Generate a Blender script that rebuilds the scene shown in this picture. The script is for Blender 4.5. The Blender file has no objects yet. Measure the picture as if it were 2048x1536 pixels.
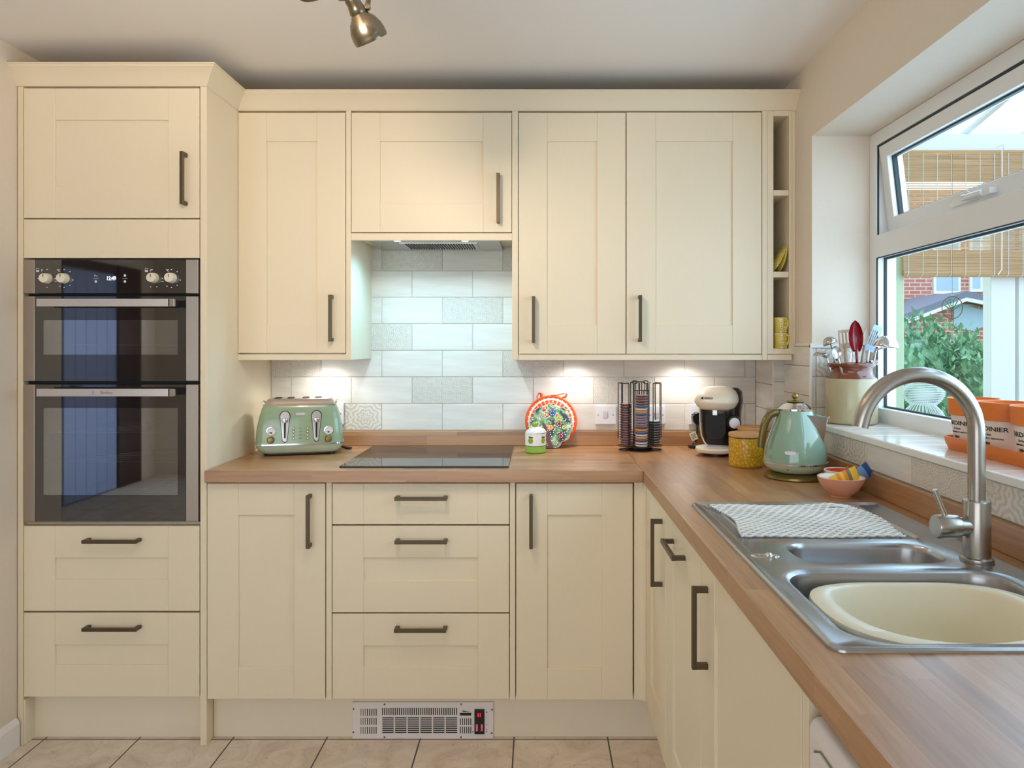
import bpy, bmesh, math, random
from mathutils import Vector, Matrix, noise
PI = math.pi
random.seed(7)
SC = bpy.context.scene
COL = SC.collection
F, EZ, VX, VY = 1448.0, 1.35, 1075.0, 690.0      # focal length in px, eye height, vanishing point

# ------------------------------------------------------------------ camera, world, light, exposure
cd = bpy.data.cameras.new('camera'); cam = bpy.data.objects.new('camera', cd); COL.objects.link(cam)
cam.location = (0, 0, EZ); cam.rotation_euler = (PI/2, 0, 0)
cd.sensor_width = 36; cd.lens = F/2048*36
cd.shift_x = -(VX-1024)/2048; cd.shift_y = -(768-VY)/2048
cd.clip_start = .05
SC.camera = cam
SC.view_settings.view_transform = 'Standard'; SC.view_settings.look = 'None'
SC.view_settings.exposure = 0.0; SC.view_settings.gamma = 1.0
SC.view_settings.use_curve_mapping = False
SC.cycles.max_bounces = 10; SC.cycles.diffuse_bounces = 5; SC.cycles.glossy_bounces = 5
SC.cycles.transmission_bounces = 8; SC.cycles.transparent_max_bounces = 12
SC.cycles.sample_clamp_indirect = 6.0
SC.cycles.use_denoising = True
w = bpy.data.worlds.new('overcast_sky'); SC.world = w; w.use_nodes = True
wb = w.node_tree.nodes['Background']; wb.inputs[0].default_value = (.68, .85, 1, 1); wb.inputs[1].default_value = 2.3

def area(name, loc, rot, sx, sy, power, col):
    l = bpy.data.lights.new(name, 'AREA'); l.shape = 'RECTANGLE'; l.size = sx; l.size_y = sy
    l.energy = power; l.color = col
    o = bpy.data.objects.new(name, l); COL.objects.link(o); o.location = loc; o.rotation_euler = rot
    return o
def spot(name, loc, rot, power, col, size, blend=.5, rad=.03):
    l = bpy.data.lights.new(name, 'SPOT'); l.energy = power; l.color = col; l.spot_size = size
    l.spot_blend = blend; l.shadow_soft_size = rad
    o = bpy.data.objects.new(name, l); COL.objects.link(o); o.location = loc; o.rotation_euler = rot
    return o
# added fill lamp at made-up rear doors, tilted up; area lamp for window daylight
area('rear_fill_light', (-1.5, -2.72, 1.25), (PI/2+.7, 0, 0), 3.4, 2.1, 21, (1, .88, .77))
area('window_daylight', (1.245, 1.63, 1.585), (0, PI/2, 0), .93, 1.7, 14, (.45, .72, 1))

# ------------------------------------------------------------------ node helpers / materials
def lin(c):
    return tuple(((v/255)/12.92 if v/255 <= .04045 else (((v/255)+.055)/1.055)**2.4) for v in c) + (1,)
MATS = {}
def newmat(name):
    m = bpy.data.materials.new(name); m.use_nodes = True; MATS[name] = m
    nt = m.node_tree
    return m, nt, nt.nodes['Principled BSDF']
def setp(b, **k):
    for a, v in k.items():
        b.inputs[a.replace('_', ' ')].default_value = v
def node(nt, t, **inp):
    n = nt.nodes.new(t)
    for k, v in inp.items():
        if k.startswith('p_'): setattr(n, k[2:], v); continue
        key = int(k[1:]) if k[0] == 'i' and k[1:].isdigit() else k.replace('_', ' ')
        s = n.inputs[key]
        if isinstance(v, bpy.types.NodeSocket): nt.links.new(v, s)
        else: s.default_value = v
    return n
def M_(nt, op, a, b=0.0, c=None):
    n = nt.nodes.new('ShaderNodeMath'); n.operation = op
    for i, v in enumerate((a, b) if c is None else (a, b, c)):
        if isinstance(v, bpy.types.NodeSocket): nt.links.new(v, n.inputs[i])
        else: n.inputs[i].default_value = v
    return n.outputs[0]
def ramp(nt, fac, stops, interp='LINEAR'):
    n = nt.nodes.new('ShaderNodeValToRGB'); n.color_ramp.interpolation = interp
    el = n.color_ramp.elements
    while len(el) < len(stops): el.new(.5)
    for e, (p, c) in zip(el, stops): e.position = p; e.color = c if len(c) == 4 else lin(c)
    nt.links.new(fac, n.inputs[0]); return n.outputs[0]
def mixc(nt, fac, a, b, mode='MIX'):
    n = nt.nodes.new('ShaderNodeMix'); n.data_type = 'RGBA'; n.blend_type = mode
    for i, v in ((0, fac), (6, a), (7, b)):
        if isinstance(v, bpy.types.NodeSocket): nt.links.new(v, n.inputs[i])
        else: n.inputs[i].default_value = v
    return n.outputs[2]
def bump(nt, b, h, strength=.2, dist=.002):
    n = node(nt, 'ShaderNodeBump', Strength=strength, Distance=dist, Height=h)
    nt.links.new(n.outputs[0], b.inputs['Normal'])
def coords(nt, kind='Object', scale=(1, 1, 1), loc=(0, 0, 0), rot=(0, 0, 0)):
    tc = nt.nodes.new('ShaderNodeTexCoord')
    mp = node(nt, 'ShaderNodeMapping', Vector=tc.outputs[kind]); mp.inputs['Scale'].default_value = scale
    mp.inputs['Location'].default_value = loc; mp.inputs['Rotation'].default_value = rot
    return mp.outputs[0]
def plain(name, c, rough=.5, metal=0., nscale=0, nstr=.1, aniso=None, **k):
    m, nt, b = newmat(name)
    setp(b, Base_Color=lin(c), Roughness=rough, Metallic=metal, **k)
    if nscale:
        v = coords(nt, 'Object', aniso or (1, 1, 1))
        n = node(nt, 'ShaderNodeTexNoise', Vector=v, Scale=float(nscale), Detail=4.)
        bump(nt, b, n.outputs[0], nstr)
        col = mixc(nt, .08, lin(c), n.outputs[1], 'OVERLAY'); nt.links.new(col, b.inputs['Base Color'])
    return m
plain('wall_paint', (228, 214, 196), .7, nscale=60, nstr=.08)
plain('wall_paint_cool', (226, 226, 224), .7, nscale=60, nstr=.05)
plain('ceiling_paint', (242, 236, 230), .75, nscale=40, nstr=.05)
plain('white_gloss', (238, 236, 232), .35, nscale=30, nstr=.03)
plain('upvc', (236, 236, 236), .25, nscale=20, nstr=.01)
plain('gasket', (30, 42, 46), .5, nscale=20, nstr=.01)
plain('cream_paint', (236, 221, 193), .42, nscale=28, nstr=.10, aniso=(12, 12, 1))
plain('cream_satin', (234, 221, 198), .45, nscale=20, nstr=.02)
plain('pewter', (98, 86, 68), .38, .85, nscale=80, nstr=.03)
plain('brass_aged', (146, 128, 72), .28, .8, nscale=60, nstr=.02)
plain('bronze_handle', (118, 98, 52), .3, .6, nscale=60, nstr=.02)
plain('chrome', (225, 225, 225), .08, 1., nscale=40, nstr=.005)
plain('steel', (190, 186, 180), .24, 1., nscale=200, nstr=.03, aniso=(1, 8, 1))
plain('steel_sink', (176, 176, 178), .26, 1., nscale=260, nstr=.03, aniso=(8, 1, 1))
plain('steel_tap', (178, 172, 164), .27, 1., nscale=260, nstr=.03, aniso=(1, 1, .1))
plain('oven_steel', (172, 160, 148), .34, .85, nscale=220, nstr=.03, aniso=(1, 1, .1))
plain('oven_bar_steel', (218, 208, 202), .3, .8, nscale=220, nstr=.02, aniso=(.1, 1, 1))
plain('nickel', (150, 138, 118), .25, 1., nscale=60, nstr=.01)
plain('black_plastic', (20, 20, 22), .3, nscale=60, nstr=.02)
plain('black_matt', (12, 12, 12), .6, nscale=60, nstr=.02)
plain('dark_void', (14, 12, 10), .8, nscale=20, nstr=.02)
plain('cavity_enamel', (120, 122, 118), .45, nscale=60, nstr=.02)
plain('white_plastic', (232, 232, 236), .3, nscale=60, nstr=.01)
plain('appliance_white', (232, 224, 222), .3, nscale=30, nstr=.01)
plain('ivory_plastic', (236, 226, 206), .22, nscale=60, nstr=.01)
plain('bowl_cream', (236, 226, 200), .3, nscale=60, nstr=.01)
plain('sage_enamel', (146, 168, 138), .18, nscale=30, nstr=.005, Coat_Weight=.6)
plain('sage_kettle', (140, 168, 146), .12, nscale=30, nstr=.005, Coat_Weight=.8)
plain('sage_pale', (178, 190, 166), .25, nscale=30, nstr=.005)
plain('stoneware', (176, 162, 126), .3, nscale=30, nstr=.02, Coat_Weight=.5)
plain('stoneware_brown', (112, 52, 24), .15, nscale=30, nstr=.02, Coat_Weight=.8)
plain('red_plastic', (140, 14, 30), .2, nscale=40, nstr=.01, Coat_Weight=.5)
plain('utensil_wood', (196, 172, 144), .55, nscale=60, nstr=.1, aniso=(1, 1, .1))
plain('yellow_glaze', (206, 184, 88), .25, nscale=60, nstr=.02)
plain('lid_wood', (206, 152, 98), .5, nscale=60, nstr=.1, aniso=(1, .1, 1))
plain('orange_ceramic', (222, 92, 40), .3, nscale=40, nstr=.02)
plain('terracotta_paint', (226, 124, 46), .45, nscale=60, nstr=.05)
plain('pot_white', (232, 216, 204), .5, nscale=60, nstr=.05)
plain('print_ink', (30, 28, 28), .5, nscale=60, nstr=.01)
plain('orange_fabric', (238, 92, 34), .8, nscale=300, nstr=.4)
plain('pink_ceramic', (222, 158, 130), .35, nscale=40, nstr=.02)
plain('white_ceramic', (240, 234, 226), .2, nscale=40, nstr=.01)
plain('lime_glaze', (150, 196, 84), .2, nscale=40, nstr=.01)
plain('apple_green', (150, 172, 56), .25, nscale=60, nstr=.01)
plain('leaf_dark', (44, 50, 30), .5, nscale=60, nstr=.01)
plain('mat_rubber', (236, 234, 228), .45, nscale=60, nstr=.02)
plain('sachet_yellow', (244, 190, 60), .4, nscale=40, nstr=.05)
plain('sachet_orange', (236, 140, 30), .4, nscale=40, nstr=.05)
plain('sachet_blue', (120, 160, 214), .3, nscale=40, nstr=.05)
plain('sachet_navy', (40, 84, 150), .3, nscale=40, nstr=.05)
plain('sachet_grey', (120, 120, 90), .4, nscale=40, nstr=.05)
plain('disc_plum', (112, 70, 74), .35, nscale=60, nstr=.01)
plain('disc_lilac', (140, 122, 150), .35, nscale=60, nstr=.01)
plain('disc_blue', (60, 96, 150), .35, nscale=60, nstr=.01)
plain('disc_orange', (230, 160, 70), .35, nscale=60, nstr=.01)
plain('disc_white', (232, 226, 214), .35, nscale=60, nstr=.01)
plain('disc_black', (48, 52, 54), .35, nscale=60, nstr=.01)
plain('disc_mint', (150, 214, 200), .35, nscale=60, nstr=.01)
plain('disc_foil', (206, 188, 190), .35, .3, nscale=60, nstr=.01)
plain('paper_tag', (226, 220, 206), .6, nscale=60, nstr=.01)
plain('blue_door_paint', (156, 172, 216), .5, nscale=30, nstr=.05)
plain('dark_timber', (66, 34, 22), .5, nscale=30, nstr=.1, aniso=(8, 8, 1))
plain('pale_green_render', (206, 222, 190), .7, nscale=60, nstr=.1)
plain('green_bead', (20, 130, 84), .2, nscale=60, nstr=.01)
plain('slate_roof', (112, 118, 138), .7, nscale=30, nstr=.3)
plain('board_blue', (170, 196, 216), .6, nscale=30, nstr=.02)
plain('lawn_green', (90, 130, 70), .9, nscale=30, nstr=.3)
plain('bark_brown', (90, 70, 52), .9, nscale=30, nstr=.4)
plain('patio_stone', (170, 166, 160), .8, nscale=30, nstr=.2)
plain('wicker_white', (236, 240, 246), .5, nscale=100, nstr=.1)
def emis(name, c, s):
    m, nt, b = newmat(name); setp(b, Base_Color=lin(c), Emission_Color=lin(c), Emission_Strength=s, Roughness=.3)
    v = coords(nt); n = node(nt, 'ShaderNodeTexNoise', Vector=v, Scale=50.)
    nt.links.new(mixc(nt, .05, lin(c), n.outputs[1], 'OVERLAY'), b.inputs['Base Color']); return m
emis('led_white', (235, 245, 255), 6); emis('bulb_warm', (255, 225, 180), 5); emis('led_red', (255, 30, 60), .9)
emis('clock_digits', (230, 240, 255), 1.2); emis('neon_red', (150, 16, 40), .4); emis('neon_pink', (200, 90, 100), .35)

# glossy black oven glass and hob glass
m, nt, b = newmat('black_glass'); setp(b, Base_Color=(.006, .006, .007, 1), Roughness=.03, IOR=2.3)
n = node(nt, 'ShaderNodeTexNoise', Vector=coords(nt), Scale=3.); bump(nt, b, n.outputs[0], .01, .001)
m, nt, b = newmat('hob_glass'); setp(b, Base_Color=(.012, .011, .010, 1), Roughness=.05, IOR=1.75)
n = node(nt, 'ShaderNodeTexNoise', Vector=coords(nt), Scale=3.); bump(nt, b, n.outputs[0], .01, .001)
# coated oven window: half see-through, half mirror
def coated(name, refl, tint, rough=.02, k=.5):
    m, nt, b = newmat(name)
    g = node(nt, 'ShaderNodeBsdfGlossy', Color=(.85, .9, .95, 1), Roughness=rough)
    t = node(nt, 'ShaderNodeBsdfTransparent', Color=tint)
    lw = node(nt, 'ShaderNodeLayerWeight', Blend=.35)
    f = M_(nt, 'ADD', M_(nt, 'MULTIPLY', lw.outputs[1], k), refl)
    mx = nt.nodes.new('ShaderNodeMixShader'); nt.links.new(f, mx.inputs[0])
    nt.links.new(t.outputs[0], mx.inputs[1]); nt.links.new(g.outputs[0], mx.inputs[2])
    nt.links.new(mx.outputs[0], nt.nodes['Material Output'].inputs[0])
coated('oven_window_glass', .30, (.8, .8, .8, 1)); coated('window_glass', .015, (.97, .985, .98, 1), k=.06)
coated('clear_glass', .05, (.95, .96, .96, 1)); coated('polycarbonate', .04, (.90, .93, .95, 1), k=.15)

def uvsplit(nt):
    tc = nt.nodes.new('ShaderNodeTexCoord'); s = node(nt, 'ShaderNodeSeparateXYZ', Vector=tc.outputs['UV'])
    return s.outputs[0], s.outputs[1], tc.outputs['UV']
# laminated oak block worktop: staves cut from white noise per stave, grain stretched along each
def wood(name, stops, L=.42, W=.036, rough=.33):
    m, nt, b = newmat(name); u, v, uv = uvsplit(nt)
    row = M_(nt, 'FLOOR', M_(nt, 'DIVIDE', v, W))
    wr = node(nt, 'ShaderNodeTexWhiteNoise', p_noise_dimensions='1D', W=row)
    col = M_(nt, 'FLOOR', M_(nt, 'ADD', M_(nt, 'DIVIDE', u, L), M_(nt, 'MULTIPLY', wr.outputs[0], 7.3)))
    cb = node(nt, 'ShaderNodeCombineXYZ', X=col, Y=row)
    wn = node(nt, 'ShaderNodeTexWhiteNoise', p_noise_dimensions='2D', Vector=cb.outputs[0])
    cb2 = node(nt, 'ShaderNodeCombineXYZ', X=M_(nt, 'MULTIPLY', u, 5.), Y=M_(nt, 'MULTIPLY', v, 90.), Z=M_(nt, 'MULTIPLY', wn.outputs[0], 40.))
    g = node(nt, 'ShaderNodeTexNoise', Vector=cb2.outputs[0], Scale=1., Detail=5., Roughness=.6, Distortion=.6)
    f = M_(nt, 'ADD', M_(nt, 'MULTIPLY', wn.outputs[0], .34), M_(nt, 'MULTIPLY', g.outputs[0], .68))
    nt.links.new(ramp(nt, f, stops), b.inputs['Base Color'])
    setp(b, Roughness=rough, IOR=1.85); bump(nt, b, g.outputs[0], .05)
OAK = [(.12, (128, 84, 50)), (.4, (160, 114, 74)), (.62, (178, 132, 88)), (.9, (198, 154, 110))]
wood('oak_block', OAK)
# plain and patterned splashback tiles
def tile(name, pat):
    m, nt, b = newmat(name); u, v, uv = uvsplit(nt)
    sc = node(nt, 'ShaderNodeMapping', Vector=uv); sc.inputs['Scale'].default_value = (3, 22, 1)
    n = node(nt, 'ShaderNodeTexNoise', Vector=sc.outputs[0], Scale=1.2, Detail=3.)
    base = ramp(nt, n.outputs[0], [(.3, (214, 208, 198)), (.7, (232, 228, 220))])
    h = n.outputs[0]
    if pat:
        p1, p2, kr, ka, amp = pat
        qu = M_(nt, 'SUBTRACT', M_(nt, 'FRACT', M_(nt, 'DIVIDE', u, p1)), .5)
        qv = M_(nt, 'SUBTRACT', M_(nt, 'FRACT', M_(nt, 'DIVIDE', v, p2)), .5)
        r = M_(nt, 'SQRT', M_(nt, 'ADD', M_(nt, 'MULTIPLY', qu, qu), M_(nt, 'MULTIPLY', qv, qv)))
        a = M_(nt, 'ARCTAN2', qv, qu)
        s = M_(nt, 'SINE', M_(nt, 'ADD', M_(nt, 'MULTIPLY', r, kr), M_(nt, 'MULTIPLY', M_(nt, 'COSINE', M_(nt, 'MULTIPLY', a, ka)), amp)))
        n2 = node(nt, 'ShaderNodeTexNoise', Vector=uv, Scale=60., Detail=2.)
        s = M_(nt, 'ADD', s, M_(nt, 'MULTIPLY', M_(nt, 'SUBTRACT', n2.outputs[0], .5), 3.0))
        f = M_(nt, 'MULTIPLY', M_(nt, 'ADD', s, 1.), .5)
        c = ramp(nt, f, [(.25, (200, 193, 180)), (.75, (221, 216, 207))])
        base = c; h = f
    nt.links.new(base, b.inputs['Base Color']); setp(b, Roughness=.16, IOR=1.5)
    bump(nt, b, h, .12 if pat else .25, .002)
tile('tile_plain', None)
tile('tile_mandala', (.1235, .108, 42., 8., 1.6)); tile('tile_lace', (.0618, .054, 46., 6., 2.4)); tile('tile_damask', (.084, .072, 52., 10., 2.6))
plain('grout', (206, 200, 190), .8, nscale=90, nstr=.1)
# floor: large stone-look tiles
m, nt, b = newmat('floor_tile'); v = coords(nt)
s = node(nt, 'ShaderNodeSeparateXYZ', Vector=v)
def joint(sock, off, P):
    f = M_(nt, 'FRACT', M_(nt, 'DIVIDE', M_(nt, 'SUBTRACT', sock, off), P))
    return M_(nt, 'MAXIMUM', M_(nt, 'LESS_THAN', f, .0045/P), M_(nt, 'GREATER_THAN', f, 1-.0005/P))
j = M_(nt, 'MAXIMUM', joint(s.outputs[0], -.404, .3215), joint(s.outputs[1], 2.476, .3215))
n = node(nt, 'ShaderNodeTexNoise', Vector=v, Scale=7., Detail=8., Roughness=.65, Distortion=1.2)
c = ramp(nt, n.outputs[0], [(.3, (206, 188, 170)), (.5, (226, 210, 192)), (.7, (238, 226, 210))])
vn = node(nt, 'ShaderNodeTexNoise', Vector=v, Scale=5., Detail=3., Distortion=2.5)
vein = M_(nt, 'LESS_THAN', M_(nt, 'ABSOLUTE', M_(nt, 'SUBTRACT', vn.outputs[0], .5)), .004)
c = mixc(nt, M_(nt, 'MULTIPLY', vein, .35), c, lin((140, 118, 100)))
nt.links.new(mixc(nt, j, c, lin((78, 62, 50))), b.inputs['Base Color']); setp(b, Roughness=.42)
bump(nt, b, M_(nt, 'SUBTRACT', n.outputs[0], j), .15, .003)
# brick
m, nt, b = newmat('house_brick')
n = node(nt, 'ShaderNodeTexBrick', Vector=coords(nt, 'UV', (1, 1, 1)), Scale=1., Color1=lin((206, 128, 112)), Color2=lin((186, 106, 92)), Mortar=lin((210, 196, 186)))
n.inputs['Brick Width'].default_value = .23; n.inputs['Row Height'].default_value = .08; n.inputs['Mortar Size'].default_value = .01
nt.links.new(n.outputs[0], b.inputs['Base Color']); setp(b, Roughness=.9)
# leaves
m, nt, b = newmat('leaf_green')
n = node(nt, 'ShaderNodeTexNoise', Vector=coords(nt), Scale=9., Detail=3.)
nt.links.new(ramp(nt, n.outputs[0], [(.3, (78, 132, 96)), (.5, (112, 166, 122)), (.7, (160, 204, 160))]), b.inputs['Base Color']); setp(b, Roughness=.5)
# bamboo
m, nt, b = newmat('bamboo')
n = node(nt, 'ShaderNodeTexNoise', Vector=coords(nt, 'Object', (2, 1, 160)), Scale=1., Detail=3.)
c = ramp(nt, n.outputs[0], [(.3, (206, 158, 106)), (.55, (236, 200, 152)), (.75, (250, 226, 186))])
nt.links.new(c, b.inputs['Base Color']); setp(b, Roughness=.6)
tr = node(nt, 'ShaderNodeBsdfTranslucent', Color=c); mx = nt.nodes.new('ShaderNodeMixShader'); mx.inputs[0].default_value = .45
nt.links.new(b.outputs[0], mx.inputs[1]); nt.links.new(tr.outputs[0], mx.inputs[2]); nt.links.new(mx.outputs[0], nt.nodes['Material Output'].inputs[0])
# mustard honeycomb glaze, spotted yellow china, mosaic trivet, orange slices, sill tiles
m, nt, b = newmat('mustard_glaze'); v = coords(nt, 'Object')
n = node(nt, 'ShaderNodeTexVoronoi', Vector=v, Scale=75., p_feature='DISTANCE_TO_EDGE')
nt.links.new(ramp(nt, n.outputs[0], [(.0, (186, 136, 24)), (.25, (222, 178, 52))]), b.inputs['Base Color']); setp(b, Roughness=.25); bump(nt, b, n.outputs[0], .6, .003)
m, nt, b = newmat('orange_glaze'); n = node(nt, 'ShaderNodeTexVoronoi', Vector=coords(nt), Scale=75., p_feature='DISTANCE_TO_EDGE')
nt.links.new(ramp(nt, n.outputs[0], [(.0, (190, 70, 24)), (.25, (226, 104, 46))]), b.inputs['Base Color']); setp(b, Roughness=.25); bump(nt, b, n.outputs[0], .6, .003)
m, nt, b = newmat('spotted_yellow'); n = node(nt, 'ShaderNodeTexVoronoi', Vector=coords(nt), Scale=62.); n.inputs['Randomness'].default_value = .35
nt.links.new(ramp(nt, n.outputs['Distance'], [(0, (40, 34, 30)), (.14, (40, 34, 30)), (.16, (240, 228, 190)), (.30, (240, 228, 190)), (.33, (212, 190, 84))]), b.inputs['Base Color']); setp(b, Roughness=.25)
m, nt, b = newmat('mosaic_green'); n = node(nt, 'ShaderNodeTexVoronoi', Vector=coords(nt), Scale=115.)
n2 = node(nt, 'ShaderNodeTexNoise', Vector=coords(nt), Scale=26., Detail=1.)
basec = ramp(nt, n2.outputs[0], [(.36, (58, 66, 84)), (.42, (96, 140, 104)), (.52, (150, 182, 140)), (.58, (196, 204, 190)), (.64, (176, 60, 52)), (.7, (220, 170, 70))], 'CONSTANT')
nt.links.new(mixc(nt, M_(nt, 'LESS_THAN', n.outputs['Distance'], .26), basec, lin((244, 240, 230))), b.inputs['Base Color']); setp(b, Roughness=.35); bump(nt, b, n.outputs['Distance'], .3, .002)
m, nt, b = newmat('orange_slices'); u = coords(nt, 'Object', (1, 1, 1))
s = node(nt, 'ShaderNodeSeparateXYZ', Vector=u)
a = M_(nt, 'ARCTAN2', s.outputs[2], s.outputs[0]); sp = M_(nt, 'ABSOLUTE', M_(nt, 'SINE', M_(nt, 'MULTIPLY', a, 15.)))
rr = M_(nt, 'SQRT', M_(nt, 'ADD', M_(nt, 'MULTIPLY', s.outputs[0], s.outputs[0]), M_(nt, 'MULTIPLY', s.outputs[2], s.outputs[2])))
ring = M_(nt, 'SINE', M_(nt, 'MULTIPLY', rr, 260.))
f = M_(nt, 'MULTIPLY', M_(nt, 'GREATER_THAN', sp, .3), M_(nt, 'GREATER_THAN', ring, -.6))
nt.links.new(mixc(nt, f, lin((246, 232, 214)), lin((232, 86, 34))), b.inputs['Base Color']); setp(b, Roughness=.85)
m, nt, b = newmat('sill_tile'); n = node(nt, 'ShaderNodeTexNoise', Vector=coords(nt, 'Object', (3, 14, 3)), Scale=2., Detail=4., Distortion=1.)
nt.links.new(ramp(nt, n.outputs[0], [(.35, (224, 214, 204)), (.6, (240, 234, 228))]), b.inputs['Base Color']); setp(b, Roughness=.14); bump(nt, b, n.outputs[0], .3, .002)

# ------------------------------------------------------------------ mesh builder
class MB:
    def __init__(s, swap=False):
        s.bm = bmesh.new(); s.uv = s.bm.loops.layers.uv.new('UVMap'); s.swap = swap; s.mats = []
    def mi(s, m):
        if m not in s.mats: s.mats.append(m)
        return s.mats.index(m)
    def face(s, vs, m=None, uv=None):
        try: f = s.bm.faces.new(vs)
        except ValueError: return None
        f.material_index = s.mi(m)
        f.normal_update(); n = f.normal
        for i, l in enumerate(f.loops):
            if uv: l[s.uv].uv = uv[i]; continue
            c = l.vert.co; ax = max(range(3), key=lambda k: abs(n[k]))
            if ax == 2: t = (c.x, c.y) if not s.swap else (c.y, c.x)
            elif ax == 1: t = (c.x, c.z)
            else: t = (c.y, c.z)
            l[s.uv].uv = t
        return f
    def box(s, x0, x1, y0, y1, z0, z1, m=None, M=None):
        v = [Vector(p) for p in ((x0,y0,z0),(x1,y0,z0),(x1,y1,z0),(x0,y1,z0),(x0,y0,z1),(x1,y0,z1),(x1,y1,z1),(x0,y1,z1))]
        if M: v = [M @ p for p in v]
        v = [s.bm.verts.new(p) for p in v]
        for q in ((0,3,2,1),(4,5,6,7),(0,1,5,4),(1,2,6,5),(2,3,7,6),(3,0,4,7)): s.face([v[i] for i in q], m)
        return v
    def loft(s, loops, m=None, cap0=True, cap1=True, closed=False, ms=None):
        L = [[s.bm.verts.new(p) for p in lp] for lp in loops]; n = len(L[0])
        K = len(L)
        for k in range(K if closed else K-1):
            a, b = L[k], L[(k+1) % K]
            mm = ms[k] if ms else m
            for i in range(n): s.face([a[i], a[(i+1) % n], b[(i+1) % n], b[i]], mm)
        if not closed:
            if cap0: s.face(list(reversed(L[0])), ms[0] if ms else m)
            if cap1: s.face(L[-1], ms[-1] if ms else m)
        return L
    def lathe(s, prof, c=(0, 0, 0), n=32, m=None, M=None, ms=None, sx=1, sy=1, cap=True):
        loops = []
        for r, z in prof:
            r = max(r, 1e-5)
            loops.append([Vector((c[0]+r*sx*math.cos(2*PI*i/n), c[1]+r*sy*math.sin(2*PI*i/n), c[2]+z)) for i in range(n)])
        if M: loops = [[M @ p for p in lp] for lp in loops]
        return s.loft(loops, m, cap and prof[0][0] > 1e-4, cap and prof[-1][0] > 1e-4, ms=ms)
    def tube(s, path, r, n=8, m=None, closed=False, flat=1.0, up=None):
        P = [Vector(p) for p in path]; K = len(P)
        R = r if isinstance(r, (list, tuple)) else [r]*K
        loops = []; prev = None
        for i in range(K):
            if closed: t = (P[(i+1) % K]-P[i-1])
            else: t = P[min(i+1, K-1)]-P[max(i-1, 0)]
            t.normalize()
            if prev is None:
                a = Vector(up) if up else (Vector((0, 0, 1)) if abs(t.z) < .9 else Vector((0, 1, 0)))
                nrm = (a - t*a.dot(t)).normalized()
            else:
                nrm = (prev - t*prev.dot(t)).normalized()
            prev = nrm; bn = t.cross(nrm)
            loops.append([P[i]+(nrm*math.cos(2*PI*k/n)*flat+bn*math.sin(2*PI*k/n))*R[i] for k in range(n)])
        return s.loft(loops, m, closed=closed)
    def ball(s, c, r, m=None, n=16, k=10, sx=1, sy=1, sz=1, M=None, t0=0, t1=1):
        prof = [(r*math.sin(PI*(t0+(t1-t0)*i/k)), -r*math.cos(PI*(t0+(t1-t0)*i/k))*sz) for i in range(k+1)]
        if M: return s.lathe(prof, (0, 0, 0), n, m, M=M, sx=sx, sy=sy, cap=False)
        return s.lathe(prof, c, n, m, sx=sx, sy=sy)
    def prism(s, pts, y0, y1, m=None, M=None):       # outline in x,z extruded along y
        a = [Vector((p[0], y0, p[1])) for p in pts]; b = [Vector((p[0], y1, p[1])) for p in pts]
        if M: a = [M @ p for p in a]; b = [M @ p for p in b]
        return s.loft([a, b], m)
    def build(s, name, mat=None, parent=None, bevel=0, seg=2, smooth=False, angle=40, label=None, local=False, weld=False, kind=None):
        me = bpy.data.meshes.new(name)
        if weld: bmesh.ops.remove_doubles(s.bm, verts=s.bm.verts, dist=1e-5)
        bmesh.ops.recalc_face_normals(s.bm, faces=s.bm.faces)
        if parent is not None and not local: s.bm.transform(WM[parent.name].inverted())
        s.bm.to_mesh(me); s.bm.free()
        ml = s.mats if s.mats else [mat]
        if None in ml: ml = [mat if x is None else x for x in ml]
        for x in ml: me.materials.append(MATS[x])
        o = bpy.data.objects.new(name, me); COL.objects.link(o)
        if parent is not None: o.parent = parent; WM[o.name] = WM[parent.name].copy()
        else: WM[o.name] = Matrix.Identity(4)
        if smooth:
            me.polygons.foreach_set('use_smooth', [True]*len(me.polygons)); me.set_sharp_from_angle(angle=math.radians(angle))
        if bevel:
            bv = o.modifiers.new('bevel', 'BEVEL'); bv.width = bevel; bv.segments = seg; bv.limit_method = 'ANGLE'; bv.angle_limit = math.radians(35)
        if label: o['label'] = label
        if kind: o['kind'] = kind
        return o
WM = {}
def thing(name, label, cat, loc=(0, 0, 0), rz=0, group=None):
    o = bpy.data.objects.new(name, None); COL.objects.link(o)
    o.location = loc; o.rotation_euler = (0, 0, rz); o.empty_display_size = .05
    o['label'] = label; o['category'] = cat
    if group: o['group'] = group
    WM[o.name] = Matrix.Translation(loc) @ Matrix.Rotation(rz, 4, 'Z')
    return o
def tag(o, label, cat, group=None):
    o['label'] = label; o['category'] = cat
    if group: o['group'] = group
    return o
def struct(o): o['kind'] = 'structure'; return o
def X(px, Y): return (px-VX)/F*Y
def Z(py, Y): return EZ-(py-VY)/F*Y
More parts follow.
